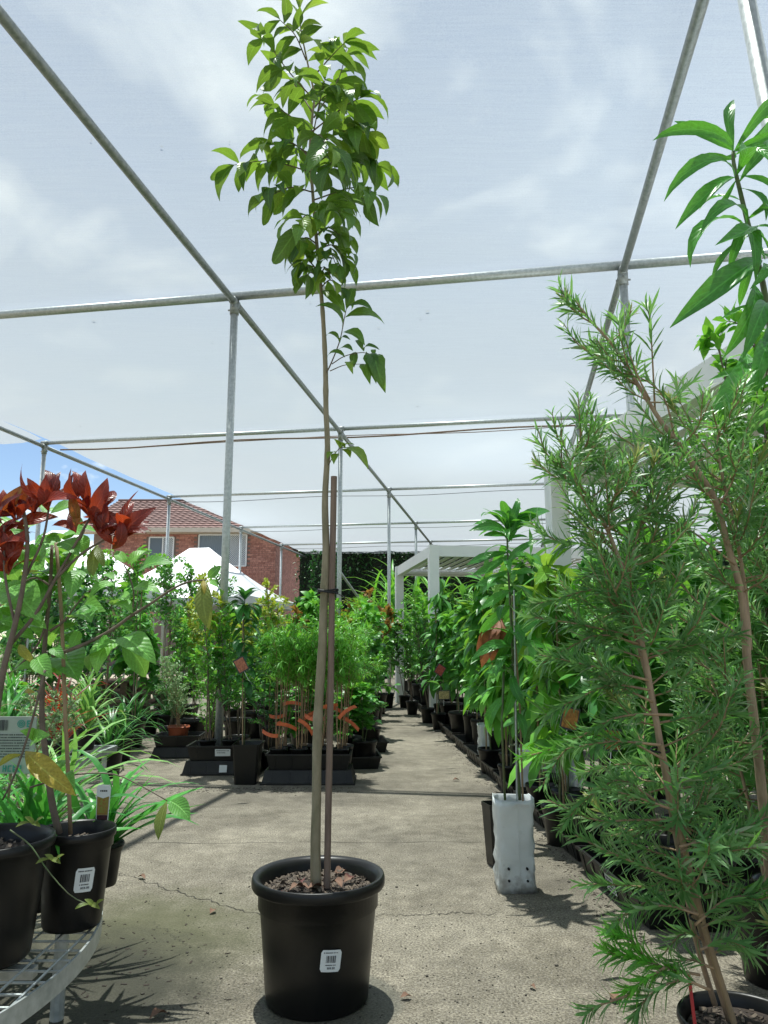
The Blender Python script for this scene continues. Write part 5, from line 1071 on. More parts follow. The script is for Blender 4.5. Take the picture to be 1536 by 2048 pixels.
s3 = [(smooth_path([B3 + V3(.02 * i, 0, .26), B3 + V3(-.10 + .12 * i, -.05, .8), B3 + V3(-.25 + .2 * i, -.02, 1.45 + .05 * i)], 24), .008, .003) for i in range(3)]
bottlebrush("potted_bottlebrush", "dense bottlebrush filling the gap behind the two front ones on the right", B3, s3, rng, 44, .28, .058, 0, .14, .28, 5, low=True)
rng = random.Random(67); B4 = V3(1.30, 2.72, 0)
s4 = [(smooth_path([B4 + V3(.0, 0, .26), B4 + V3(-.06 + .10 * i, .02, .7), B4 + V3(-.22 + .24 * i, -.04, 1.22 + .08 * i)], 24), .008, .003) for i in range(2)]
bottlebrush("potted_bottlebrush", "mid-height bottlebrush between the front one and the long black tray", B4, s4, rng, 44, .27, .058, 0, .13, .28, 4, low=True)
rng = random.Random(68); B5 = V3(1.10, 1.80, 0)
s5 = [(smooth_path([B5 + V3(0, 0, .24), B5 + V3(.0, .03, .6), B5 + V3(.03, .04, .95)], 18), .007, .003)]
bottlebrush("potted_bottlebrush", "low bottlebrush at the bottom right corner", B5, s5, rng, 44, .24, .058, 60, .13, .26, 3, low=True)

# ------------------------------------------------------------------ big mango at the top right
GY = 2.42; GL = V3(1.42, GY, 0)
bm_ = thing("potted_mango", tuple(GL), "tall mango tree at the right edge with very large glossy drooping leaves", "potted plant"); black_pot(bm_, .16, .34, 0, 12, None, .86, 48)
stem(bm_, GL, [(1630, 1900), (1600, 1400), (1575, 1000), (1550, 740), (1532, 600), (1512, 510), (1494, 440), (1482, 390), (1468, 330), (1466, 303)], GY, .014, .006, M['greenstem'], 30)
GLV = [(1467, 304, 1310, 282, .02), (1467, 302, 1352, 244, .0), (1467, 300, 1468, 202, .05), (1468, 302, 1560, 195, .0), (1468, 304, 1570, 262, -.1), (1470, 306, 1545, 330, -.15), (1466, 306, 1430, 320, .1), (1470, 355, 1332, 402, -.05), (1470, 355, 1354, 456, -.03), (1472, 352, 1478, 305, -.25), (1472, 360, 1420, 440, .08), (1475, 352, 1560, 405, -.05), (1478, 365, 1545, 300, .1), (1494, 453, 1402, 470, -.12), (1494, 455, 1432, 490, -.2), (1493, 455, 1384, 533, -.05), (1498, 455, 1458, 545, -.02), (1494, 440, 1535, 415, -.2), (1498, 460, 1560, 480, 0), (1496, 470, 1510, 560, -.1), (1524, 520, 1345, 652, -.08), (1526, 525, 1500, 578, -.1), (1530, 520, 1490, 470, .15), (1508, 568, 1448, 712, -.05), (1531, 615, 1486, 716, -.15), (1488, 702, 1396, 846, -.2), (1535, 640, 1500, 700, .1), (1540, 650, 1520, 760, -.1), (1545, 700, 1470, 690, .15), (1550, 740, 1480, 800, .05), (1545, 560, 1600, 640, 0), (1500, 500, 1560, 560, -.1), (1535, 600, 1440, 640, .1), (1540, 640, 1462, 745, .12), (1545, 680, 1500, 800, -.12), (1548, 720, 1420, 760, .1), (1552, 760, 1490, 870, .0), (1500, 470, 1425, 560, .12), (1480, 400, 1400, 420, .15), (1512, 510, 1480, 610, .1), (1494, 450, 1540, 520, .1), (1468, 320, 1395, 330, .12), (1470, 310, 1515, 240, .1), (1476, 375, 1530, 440, -.1)]
MGG = [leaf_mesh("big_mango_leaf", leaf_tpl(LANCE, .4 + .3 * i, .42, .2, .07 * (i - 1.5), 8, 4, 240 + i, .2 if i == 0 else 0), .088, M['l_mango']) for i in range(4)]
rng = random.Random(9)
for a, b, c, d, dy in GLV:
    p0 = at(a, b, GY); p1 = at(c, d, GY + dy); leaf_obj("leaf", rng.choice(MGG), bm_, p0 - GL, p1 - p0, (rng.gauss(0, .3), -.8, .55 if b > 330 else -.25), np.linalg.norm(p1 - p0) * 1.03)
# ------------------------------------------------------------------ plant kinds shared by the crowded rows
F_OV = ftpl(OVATE, .26, .35, .2, .05, .05, 3, 2, 3, 400); F_LA = ftpl(LANCE, .15, .5, .15, .05, .05, 4, 2, 3, 410); F_ND = ftpl(NEED, .055, .3, .1, 0, .05, 2, 2, 3, 420)
F_SM = ftpl(OVATE, .28, .3, .2, 0, 0, 2, 2, 2, 430); F_BR = ftpl(BROAD, .32, .4, .15, .08, .05, 4, 2, 3, 440); F_ST = ftpl(STRAP, .02, 1.0, .2, 0, .06, 6, 2, 3, 450)
def pot_mesh(Rr, H, m, seg=24): return MB().lathe(pot_profile(Rr, Rr * .9, Rr * .72, H, H * .1, H * .12, .004), seg).mesh("pot", m, True)
POTS = {'b': (pot_mesh(.105, .21, M['black_pl']), .105, .21), 's': (pot_mesh(.07, .14, M['black_pl']), .07, .14), 't': (pot_mesh(.10, .17, M['terra']), .10, .17), 'l': (pot_mesh(.14, .27, M['black_pl']), .14, .27), 'k': (pot_mesh(.09, .30, M['black_pl']), .09, .30)}
SOILS = {k_: soil_mesh(v[1] * .82, v[2] * .84, 3, .004, .006).mesh("soil", M['soil'], True) for k_, v in POTS.items()}
KINDS = {}
def kind(name, seed, h=1.2, spread=.5, nst=2, nbr=14, lpb=14, leafL=.07, tpl=F_OV, m='l_green', start=.3, up=.6, drop=.2, lean=.12, rstem=.006, tipm=None, tipfrac=0, stemm='barkred', tiptpl=None, stake=0, tipL=1.0):
    rng = random.Random(seed); st = MB(); fol = Foliage(tpl); tip = Foliage(tiptpl or tpl)
    for s in range(nst):
        a = rng.uniform(0, 6.28); e = V3(math.cos(a) * lean * (nst > 1 and 1 or .4), math.sin(a) * lean * (nst > 1 and 1 or .4), h * rng.uniform(.8, 1.0)); mid = e * .5 + V3(rng.uniform(-.04, .04), rng.uniform(-.04, .04), 0)
        p = smooth_path([V3(rng.uniform(-.02, .02), rng.uniform(-.02, .02), 0), mid, e], 14); st.tube(p, np.linspace(rstem, rstem * .4, 14), 6, False)
        for b in range(nbr):
            t = start + (1 - start) * (b + rng.random()) / nbr; k_ = min(.999, t) * 13; q = int(k_); c = p[q] + (p[q + 1] - p[q]) * (k_ - q); a = rng.uniform(0, 6.28); L = spread * rng.uniform(.35, 1.0) * (1.05 - .62 * max(0, (t - start) / (1 - start)))
            d = nrm(V3(math.cos(a), math.sin(a), up * rng.uniform(.4, 1.5))); pe = c + d * L; pp = smooth_path([c, c + d * L * .5 + V3(0, 0, .02), pe + V3(0, 0, -drop * L * .5)], 6); st.tube(pp, np.linspace(rstem * .4, .001, 6), 4, False)
            for (c2, d2, n2, L2) in shoot(pp, lpb, leafL, rng, .8, .5, drop, .1, 1.0, 3.1):
                if tipm and (c2[2] / h) > 1 - tipfrac * rng.uniform(.3, 1.6): tip.add(c2, d2, n2, L2 * tipL, rng)
                else: fol.add(c2, d2, n2, L2, rng)
        for (c2, d2, n2, L2) in shoot(p[10:], 8, leafL, rng, .7, .8, drop * .5): (tip if tipm else fol).add(c2, d2, n2, L2, rng)
    parts = [("stem", st.mesh("stem", M[stemm], True), None), ("foliage", fol.mesh("foliage_" + name, M[m]), "stuff")]
    if tipm and any(tip.items): parts.append(("new_growth", tip.mesh("new_growth_" + name, M[tipm]), "stuff"))
    if stake: parts.append(("stake", MB().tube([(.02, -.02, 0), (.02, -.02, stake)], .006, 6).mesh("stake", M['bamboo']), None))
    KINDS.setdefault(name, []).append((parts, h))
for i in range(2):
    kind('citrus', 10 + i, 1.15, .30, 2, 15, 12, .075, F_OV, 'l_dark', .3, .7, .25)
    kind('lilly', 20 + i, 1.25, .30, 3, 17, 16, .050, F_OV, 'l_green', .22, .9, .12, .14, tipm='l_bright', tipfrac=.25)
    kind('golden', 30 + i, 1.20, .28, 3, 15, 15, .052, F_OV, 'l_bright', .25, 1.0, .1, .12, tipm='l_lime', tipfrac=.33)
    kind('willow', 40 + i, 1.05, .28, 3, 17, 22, .085, F_ND, 'l_bright', .30, 1.1, .25, .13, .004, stemm='twig')
    kind('tagwillow', 45 + i, 1.05, .27, 3, 16, 24, .085, F_ND, 'l_bright', .56, 1.0, .35, .13, .004, stemm='twig')
    kind('greyfine', 50 + i, .55, .22, 6, 16, 22, .020, F_SM, 'l_grey', .12, 1.0, .05, .16, .003, stemm='twig')
    kind('feather', 55 + i, .75, .20, 5, 16, 22, .024, F_SM, 'l_bright', .12, 1.3, .05, .12, .003, stemm='twig')
    kind('mangos', 60 + i, 1.45, .13, 1, 30, 5, .20, F_LA, 'l_green', .26, .2, .75, .08, .007, stemm='greenstem', stake=1.1)
    kind('mangol', 65 + i, 1.40, .14, 1, 30, 5, .21, F_LA, 'l_bright', .26, .2, .75, .08, .007, stemm='greenstem', tipm='l_mangolight', tipfrac=.4, stake=1.1)
    kind('broad', 70 + i, 1.35, .24, 2, 14, 7, .13, F_BR, 'l_green', .25, .5, .45, .12, .006, stemm='greenstem', tipm='l_bright', tipfrac=.25)
    kind('darksmall', 80 + i, 1.25, .26, 3, 18, 18, .040, F_OV, 'l_dark', .2, .8, .15, .12, .005, stake=1.0)
    kind('bronzy', 90 + i, 1.1, .26, 2, 13, 11, .085, F_OV, 'l_green', .25, .8, .3, .12, .005, tipm='l_bronze', tipfrac=.22)
    kind('sapling', 95 + i, 1.95, .46, 1, 34, 15, .065, F_OV, 'l_green', .48, .7, .2, .08, .008, stemm='stake', tipm='l_bright', tipfrac=.12, stake=1.5)
    kind('pillar', 97 + i, 2.5, .18, 3, 26, 14, .055, F_OV, 'l_dark', .2, 1.6, .1, .16, .008)
def strap_kind(name, seed, n, L, m, el0=.2, el1=1.35):
    rng = random.Random(seed); fol = Foliage(F_ST)
    for q in range(n):
        a = q * 2.4 + rng.uniform(-.4, .4); el = rng.uniform(el0, el1); d = V3(math.cos(a) * math.cos(el), math.sin(a) * math.cos(el), math.sin(el)); fol.add(V3(.015 * math.cos(a), .015 * math.sin(a), 0), d, V3(0, 0, 1), L * rng.uniform(.6, 1.15), rng)
    KINDS.setdefault(name, []).append(([("foliage", fol.mesh("foliage_" + name, M[m]), "stuff")], L))
for i in range(2):
    strap_kind('strapd', 120 + i, 46, .42, 'l_dark', -.1, 1.3); strap_kind('strapp', 130 + i, 50, .55, 'l_paler', -.1, 1.4); strap_kind('cordred', 140 + i, 30, .4, 'l_red', .2, 1.4); strap_kind('strapg', 145 + i, 46, .5, 'l_strap', 0, 1.4)
NAME = {'tagwillow': "tagged_shrub", 'citrus': "dark_leaved_citrus", 'lilly': "leafy_shrub", 'golden': "golden_shrub", 'willow': "fine_leaved_shrub", 'greyfine': "grey_green_shrub", 'feather': "feathery_shrub", 'mangos': "mango_sapling", 'mangol': "mango_sapling", 'broad': "broad_leaved_plant", 'darksmall': "small_leaved_shrub", 'bronzy': "bronze_tipped_shrub", 'sapling': "staked_sapling", 'pillar': "slim_tall_shrub", 'strapd': "strappy_plant", 'strapp': "strappy_plant", 'cordred': "red_cordyline", 'strapg': "strappy_plant"}
DESC = {'citrus': "dark glossy citrus shrub", 'lilly': "green small-leaved shrub", 'golden': "shrub with yellow-green tips", 'willow': "feathery fine-leaved shrub", 'greyfine': "low grey-green fine-leaved bush", 'feather': "light green feathery bush", 'mangos': "mango sapling with drooping leaves", 'mangol': "mango sapling with pale new leaves", 'broad': "broad-leaved green plant", 'darksmall': "dark small-leaved shrub", 'bronzy': "green shrub with bronze tips", 'sapling': "tall bare-stemmed staked sapling", 'pillar': "slim tall dark shrub", 'strapd': "dark strappy plant", 'strapp': "pale arching strappy plant", 'cordred': "dark red strap-leaved cordyline", 'strapg': "green strappy plant"}
prng = random.Random(2024)
def put(kd, x, y, h, label, pot='b', z=0.0, group=None, var=None, bag=False, raw=False):
    rs = 1.0
    if not raw: h = RH_(h + z, y); x, y, rs = RG(x, y); z *= rs; h -= z
    var = prng.randrange(len(KINDS[kd])) if var is None else var; parts, h0 = KINDS[kd][var]; o = thing(NAME[kd], (x, y, z), label, "potted plant", group, prng.uniform(0, 6.28)); ph = 0
    if bag: grow_bag(o, .17, .15, .34, prng.randrange(99), 0, False); ph = .34
    elif pot: me, R_, ph = POTS[pot]; ph *= rs; link("pot", me, o).scale = (rs, rs, rs); link("soil", SOILS[pot], o).scale = (rs, rs, rs)
    s = (h - ph * .84) / h0; sx = min(1.35, max(.75, s)) * (.5 + .5 * rs)
    for nm, me, kk in parts:
        c = link(nm, me, o, (0, 0, ph * .84)); c.scale = (sx, sx, s)
        if kk: c["kind"] = kk
    return o
ORD = ["first", "second", "third", "fourth", "fifth", "sixth", "seventh", "eighth", "ninth", "tenth", "eleventh", "twelfth", "thirteenth", "fourteenth", "fifteenth", "sixteenth", "seventeenth", "eighteenth", "nineteenth", "twentieth", "twenty-first", "twenty-second", "twenty-third", "twenty-fourth", "twenty-fifth"]

# ------------------------------------------------------------------ right row
RXF = lambda y: 1.0 - .07 * (y - 3.09); rza = math.radians(4)
yy = 3.50; i = 0
while yy < 12.9:
    if i == 0: o = tray(RXF(yy) + .19, yy, 0, rza, .36, .80, .11, "long black tray with a white text sticker at the near end of the right row")
    else: o = tray(RXF(yy) + .19, yy, 0, rza, .36, .60, .10, "black tray at ground level, %s along the right row from the stickered one" % ORD[i])
    if i == 0:
        fw = wrap_flat((-.172, -.02, .058), (0, -1, 0), (-.19, 0, .98), (-1, 0, -.19)); ps = patch(fw, .115, .068, .003, 3).build("sticker", M['sticker'], o); rr = random.Random(4)
        print_mesh(blur_line(-.045, .035, .018, .008, rr) + blur_line(-.046, .045, .004, .009, rr) + blur_line(-.032, .035, -.011, .008, rr) + blur_line(-.034, .036, -.026, .008, rr), fw, .0042).build("sticker_print", M['ink'], ps)
    yy += .42 + .33 if i == 0 else .63; i += 1
seq = ['broad', 'mangos', 'broad', 'mangos', 'mangos', 'mangol', 'mangos', 'willow', 'mangol', 'mangol', 'mangos', 'broad', 'mangos', 'darksmall', 'darksmall', 'citrus', 'darksmall', 'lilly', 'citrus', 'lilly', 'darksmall', 'broad', 'lilly']
y = 3.28
for i, kd in enumerate(seq):
    bag = i in (5, 8); pot = 'l' if i < 3 else prng.choice(['b', 'b', 'k', 'l'])
    if i == 15: pot = 't'
    h = {'willow': .75, 'darksmall': 1.35, 'citrus': 1.3, 'lilly': 1.25}.get(kd, 1.45) * prng.uniform(.92, 1.08); nm = " in a white bag" if bag else (" in a terracotta pot" if pot == 't' else "")
    put(kd, RXF(y) + .17 + prng.uniform(-.03, .03), y, h, "%s%s, %s along the right row's front" % (DESC[kd], nm, ORD[i]), pot, .012, None, None, bag); y += .43 if i < 12 else .46
y = 3.4
for i, kd in enumerate(['broad', 'mangos', 'broad', 'mangos', 'broad', 'mangol', 'mangos', 'mangol', 'mangos', 'mangol', 'broad', 'mangos', 'citrus', 'mangos', 'lilly', 'citrus', 'lilly']):
    put(kd, RXF(y) + .56 + prng.uniform(-.05, .05), y, prng.uniform(1.5, 1.78), "%s, %s along the right row's second line" % (DESC[kd], ORD[i]), 'b', 0, None, None, i in (4, 5)); y += .57
y = 3.7
for i, kd in enumerate(['broad', 'citrus', 'broad', 'mangos', 'broad', 'citrus', 'broad', 'mangol', 'broad', 'lilly', 'citrus']):
    put(kd, RXF(y) + 1.05 + prng.uniform(-.08, .08), y, prng.uniform(1.55, 1.85), "%s, %s along the right row's third line" % (DESC[kd], ORD[i]), 'b'); y += .85
for i, (kd, x, y, h) in enumerate([('broad', 2.3, 4.0, 1.9), ('citrus', 2.5, 5.0, 1.9), ('broad', 2.3, 5.9, 1.9), ('citrus', 2.1, 7.2, 1.8), ('lilly', 2.0, 8.6, 1.8)]): put(kd, x, y, h, "%s under the pergola, %s from the front" % (DESC[kd], ORD[i]), 'l')
q_ = at(1490, 655, 2.85); put('lilly', q_[0], 2.85, q_[2], "tall dense small-leaved shrub behind the big mango, below the near pergola beam", 'l', 0, None, 0, raw=True)
q_ = at(1560, 700, 2.7); put('lilly', q_[0], 2.7, q_[2], "second tall small-leaved shrub at the right edge below the big mango", 'l', 0, None, 1, raw=True)
put('broad', 1.28, 3.2, 1.75, "broad-leaved plant right behind the bottlebrushes, above the stickered tray", 'l'); put('lilly', 1.5, 2.6, 1.5, "green shrub low behind the tallest bottlebrush stem", 'l')
put('darksmall', 1.35, 2.2, 1.0, "dark shrub in the bottom right corner behind the bottlebrush pots", 'b')
put('lilly', .34, 13.3, 1.25, "small green shrub in a black pot at the right row's far end", 'b')
for kd, x, y, h, lab in [('mangos', .72, 10.2, 1.95, "mango sapling leaning over the aisle just before the far pergola"), ('lilly', .62, 11.0, 1.9, "tall green shrub standing against the far pergola's front post"), ('lilly', .45, 12.3, 1.7, "green shrub on the aisle edge beside the far pergola's side"), ('citrus', .36, 13.6, 1.5, "dark citrus shrub at the foot of the far pergola's rear post"), ('mangol', .99, 4.45, 1.80, "tall pale-leaved mango close behind the nearest white grow bag"), ('mangos', 1.02, 5.1, 1.85, "tall dark mango two plants behind the nearest white grow bag"), ('mangol', .96, 5.9, 1.85, "tall pale-leaved mango near the middle of the right row's front"), ('mangos', .92, 6.8, 1.85, "tall dark mango at the middle of the right row's front"), ('broad', 1.25, 4.1, 1.9, "tall broad-leaved plant above the nearest white grow bag's right side")]: put(kd, x, y, h, lab, 'b', 0.0, None, None, False, True)
# picture labels hung among the right row
def swing_label(px, py, Y, w_, h_, tilt, col, label):
    c = at(px, py, Y); o = thing("picture_label", tuple(c), label, "plant label"); o.rotation_euler = (0, tilt, .3)
    MB().box((0, 0, 0), (w_ / 2, .001, h_ / 2)).build("card", M['ink'], o); MB().box((0, -.0015, .0), (w_ * .42, .0008, h_ * .42)).build("picture", mat('label_photo', col, .4, nscale=60, col2=tuple(q * .4 for q in col)), o)
    MB().tube([(0, .004, h_ * .4), (0, .01, -h_ * 1.2)], .0015, 5).build("stem", M['sticker'], o); return o
swing_label(1140, 1437, 2.9, .075, .085, .25, (.55, .25, .06), "orange fruit picture label in the bottlebrush, beside the mango bag")
swing_label(1225, 1480, 2.9, .075, .08, .1, (.50, .16, .05), "red-orange picture label half hidden in the bottlebrush leaves")
swing_label(888, 1390, 6.9, .12, .08, 0, (.62, .50, .25), "pale fruit picture label at the front of the right row"); swing_label(880, 1340, 7.2, .09, .10, .6, (.55, .12, .10), "tilted red picture label in the right row")
swing_label(482, 1330, 5.72, .085, .11, -.5, (.60, .22, .12), "tilted fruit picture label on the plant in the square pot")

# ------------------------------------------------------------------ middle island
tray(-.565, 5.95, 0, 0, .68, .36, .10, "upside-down black tray on the ground under the tray of orange-tagged pots", True)
tray(-.565, 5.96, .101, 0, .62, .34, .115, "black tray holding the small pots with orange tags")
tray(-1.29, 6.30, 0, .03, .60, .34, .105, "upside-down black tray with a white square label at the island's left front", True)
t2 = tray(-1.28, 6.31, .106, .03, .56, .33, .115, "black tray with a white paper label above the upside-down one at the island's left front")
for (o_, w_, h_, z, nm) in ((t2, .12, .055, .065, "paper_label"),):
    fw = wrap_flat((.0, -.165, z), (1, 0, 0), (0, -.16, .98), (0, -1, -.16)); ps = patch(fw, w_, h_, .006, 2).build(nm, M['sticker'], o_); print_mesh(blur_line(-.05, .05, .012, .006, rr) + blur_line(-.045, .02, -.004, .006, rr), fw, .007).build("label_print", M['ink'], ps)
tr0 = [o for o in C.objects if o.get("label", "").startswith("upside-down black tray with a white")][0]
fw = wrap_flat((.02, -.17, .05), (1, 0, 0), (0, .16, .98), (0, -1, .16)); patch(fw, .06, .055, .006, 2).build("square_label", M['sticker'], tr0)
tray(-1.86, 7.05, 0, .05, .42, .34, .09, "lower black tray of the stack under the terracotta pots", True); tray(-1.86, 7.06, .091, .05, .40, .32, .10, "upper black tray of the stack carrying the grey-green bush")
tray(-.22, 6.6, 0, .1, .34, .50, .10, "black tray at the island's right side along the aisle"); tray(-.16, 7.4, 0, .1, .34, .50, .10, "second black tray at the island's right side along the aisle")
TAGM = []
def tag_ribbon(parent, c, ang, seed, L=.17):
    rr = random.Random(seed); n = 10; V = []
    for q in range(n + 1):
        t = q / n; x = L * (t - .15); z = .012 * math.sin(t * 2.4) - .03 * t * t; yv = -.012 - .012 * math.sin(t * 3)
        V += [(x, yv, z - .014), (x, yv - .002, z + .014)]
    b = MB().add(V, [(2 * q, 2 * q + 2, 2 * q + 3, 2 * q + 1) for q in range(n)]); a = np.linspace(0, 5.8, 14); V2 = []
    for w_ in a: V2 += [(.014 * math.cos(w_), .014 * math.sin(w_), -.004), (.014 * math.cos(w_), .014 * math.sin(w_), .018)]
    b.add(V2, [(2 * q, 2 * q + 2, 2 * q + 3, 2 * q + 1) for q in range(13)])
    o = b.build("orange_tag", M['orange'], parent, True, tuple(c)); o.rotation_euler = (rr.uniform(-.2, .2), ang, rr.uniform(-.5, .5)); o.scale = (1.0, 1.0, 1.05); return o
for i in range(8):
    r, c_ = divmod(i, 4); x = -.80 + c_ * .155 + r * .03; yv = 5.89 + r * .15; o = put('tagwillow', x, yv, .98 + .12 * prng.random(), "orange-tagged fine-leaved shrub, %s from left in the %s line of its tray" % (ORD[c_], "front" if r == 0 else "back"), 's', .11)
    o.rotation_euler = (0, 0, 0); a = prng.uniform(0, 6); hh = prng.uniform(.33, .52)
    st_ = MB()
    for q in range(3): st_.tube(smooth_path([V3(.015 * (q - 1), .01 * (q % 2), .12), V3(.012 * (q - 1) + .02 * math.sin(a + q), 0, .4), V3(.04 * math.sin(a + q), .03, .75)], 8), .0042, 6)
    st_.build("bare_stem", M['twig'], o, True)
    tag_ribbon(o, (.01, -.05, hh), prng.choice((-1, 1)) * prng.uniform(.15, .75), i)
    if i % 2 == 0: tag_ribbon(o, (-.02, -.06, hh - .09), math.pi + prng.uniform(-.5, .5), i + 20, .13)
SQY = RG(-1.03, 5.87); SQ2 = V3(SQY[0], SQY[1], 0); sp_ = thing("potted_avocado", tuple(SQ2), "dark drooping-leaved sapling on a pale stake in the tall square black pot", "potted plant"); square_pot(sp_, .22, .31, 0, .8)
pth = smooth_path(pxpath([(488, 1490), (490, 1400), (489, 1320), (488, 1240), (490, 1200)], SQY[1]), 16); MB().tube(pth - SQ2, np.linspace(.006, .003, 16), 7).build("stem", M['greenstem'], sp_, True); MB().tube(pxpath([(485, 1490), (486, 1225)], SQY[1] - .02) - SQ2, .005, 7).build("stake", M['bamboo'], sp_)
AVM = [leaf_mesh("avocado_leaf", leaf_tpl(LANCE, .5 + .3 * i, .2, .1, .05, 6, 4, 500 + i), .17, M['l_dark']) for i in range(3)]; rng = random.Random(31)
hang(mango_leaves(pth, 8, .19, rng, .25, 1, .85, .10), SQ2, AVM, sp_, rng)
fr = [('greyfine', -1.86, 7.0, .75, 't', .10, "low grey-green fine-leaved bush in a terracotta pot at the island's left corner"), ('feather', -1.52, 6.75, .85, 't', .0, "light green feathery bush in a terracotta pot beside the grey-green bush"), ('golden', -1.42, 6.25, 1.45, 's', .12, "yellow-tipped shrub in the left front tray, on the left before the post"), ('lilly', -1.24, 6.27, 1.25, 's', .12, "small green shrub in the left front tray, on the right"), ('golden', -1.28, 6.8, 1.35, 'b', 0, "yellow-tipped shrub rising just behind the left front tray"), ('broad', -.16, 6.5, .7, 'b', .01, "low broad-leaved plant at the island's right side beside the aisle"), ('lilly', -.13, 7.3, .9, 'b', .01, "small green shrub at the island's right side, second from the front")]
fr += [('broad', -.74, 6.42, .80, 's', 0, "low broad-leaved plant just behind the orange tags, on the left"), ('lilly', -.52, 6.45, .85, 's', 0, "low green shrub just behind the orange tags, in the middle"), ('broad', -.36, 6.42, .75, 's', 0, "low broad-leaved plant just behind the orange tags, on the right"), ('darksmall', -.95, 6.40, .95, 's', 0, "dark shrub just behind the tall square pot")]
fr += [('lilly', -2.05, 7.4, 1.25, 'b', 0, "bushy green shrub at the island's left side by the side aisle"), ('golden', -2.0, 8.1, 1.4, 'b', 0, "yellow-tipped shrub at the island's far left side"), ('citrus', -2.75, 7.3, 1.25, 'b', 0, "dark citrus shrub across the side aisle from the island"), ('lilly', -2.95, 6.6, 1.2, 'b', 0, "bushy green shrub left of the side aisle behind the low bench"), ('broad', -2.55, 8.4, 1.4, 'b', 0, "broad-leaved plant before the timber pallets")]
for kd, x, y, h, pt_, z, lab in fr: put(kd, x, y, h, lab, pt_, z)
isl = ['lilly', 'golden', 'willow', 'broad', 'golden', 'bronzy', 'citrus', 'lilly', 'golden', 'darksmall', 'broad', 'willow']
for r in range(7):
    for c_ in range(5):
        x = -.32 - c_ * .40 + prng.uniform(-.07, .07) + .055 * r; y = 6.75 + r * .70 + prng.uniform(-.1, .1)
        if r == 0 and c_ >= 2: continue
        kd = prng.choice(isl) if not (r == 0) else ('willow' if c_ == 0 else 'lilly'); h = prng.uniform(1.08, 1.42) + .03 * r
        if r > 4 and c_ == 0: kd = 'bronzy'
        put(kd, x, y, h, "%s in the island, %s row back, %s from the aisle" % (DESC[kd], ORD[r], ORD[c_]), prng.choice(['b', 'b', 'l']))
put('golden', -1.16, 7.9, 1.62, "tallest yellow-tipped shrub sticking up above the island", 'l'); put('broad', -.70, 8.6, 1.68, "tall broad-leaved plant rising behind the tree trunk above the island", 'l'); put('bronzy', -.28, 9.5, 1.6, "bronze-tipped shrub just right of the stake top of the island", 'b')

# ------------------------------------------------------------------ left middle: benches, strappy plants, staked saplings
def bench(x, y, wx, ly, h, label, m=None):
    x, y, rs = RG(x, y); o = thing("mesh_bench", (x, y, 0), label, "bench"); o.scale = (rs, rs, rs); q = -wx / 2 + .02
    for a, c in (((-wx / 2, -ly / 2, h), (wx / 2, -ly / 2, h)), ((-wx / 2, ly / 2, h), (wx / 2, ly / 2, h)), ((-wx / 2, -ly / 2, h), (-wx / 2, ly / 2, h)), ((wx / 2, -ly / 2, h), (wx / 2, ly / 2, h))): MB().bar(a, c, .025, .045).build("frame_rail", M['galv'], o)
    while q < wx / 2: MB().tube([(q, -ly / 2, h), (q, ly / 2, h)], .003, 5).build("mesh_wire", M['galv'], o); q += .07
    for sx in (-1, 1):
        for sy in (-1, 1): MB().tube([(sx * wx * .46, sy * ly * .44, 0), (sx * wx * .46, sy * ly * .44, h)], .018, 8).build("leg", M['galv'], o)
    return o
bench(-2.35, 4.6, .95, 1.6, .34, "low galvanised mesh bench behind the round table on the left")
LB = [('strapg', -2.0, 4.0, .55, "green strappy plant at the near corner of the low mesh bench"), ('strapp', -2.45, 4.2, .6, "pale arching strappy plant at the near left of the low mesh bench"), ('cordred', -1.98, 4.7, .55, "dark red cordyline on the aisle side of the low mesh bench"), ('strapd', -2.3, 4.75, .5, "dark strappy plant in the middle of the low mesh bench"), ('strapp', -2.0, 5.2, .55, "pale arching strappy plant at the far end of the low mesh bench"), ('strapg', -2.55, 5.2, .6, "green strappy plant at the far left of the low mesh bench"), ('broad', -2.65, 4.6, .6, "broad-leaved plant at the back of the low mesh bench")]
for kd, x, y, h, lab in LB: put(kd, x, y, h, lab, 's', .345)
for i, (kd, x, y, h) in enumerate([('strapd', -2.15, 6.1, .6), ('strapd', -2.3, 6.8, .65), ('cordred', -2.65, 6.3, .8), ('strapp', -2.75, 7.0, .7), ('strapd', -2.45, 7.6, .6), ('strapd', -2.35, 8.4, .65), ('broad', -2.9, 5.9, .8)]): put(kd, x, y, h, "%s left of the side aisle, %s from the front" % (DESC[kd], ORD[i]), 'b')
px_, py_, rs_ = RG(-3.0, 9.3)
pal = thing("timber_pallet_stack", (px_, py_, 0), "stack of weathered timber pallets left of the side aisle", "pallets")
for l_ in range(4):
    for q in range(6): MB().box((0, -.5 + q * .2, .14 + l_ * .15), (.6, .045, .009)).build("plank", M['timber'], pal)
    for q in range(3): MB().box((-.55 + q * .55, 0, .065 + l_ * .15), (.045, .55, .0645)).build("bearer", M['timber'], pal)
for i, (kd, x, y, h) in enumerate([('sapling', -2.45, 7.5, 1.9), ('sapling', -2.85, 7.9, 2.0), ('sapling', -2.25, 8.8, 1.95), ('sapling', -3.3, 7.6, 2.1), ('sapling', -2.65, 9.4, 2.1), ('sapling', -3.5, 9.0, 2.15), ('sapling', -2.1, 9.8, 2.0), ('sapling', -3.0, 10.4, 2.2), ('sapling', -3.8, 8.2, 2.1)]): put(kd, x, y, h, "%s, %s from the front on the left" % (DESC[kd], ORD[i]), 'l')
k_ = 0
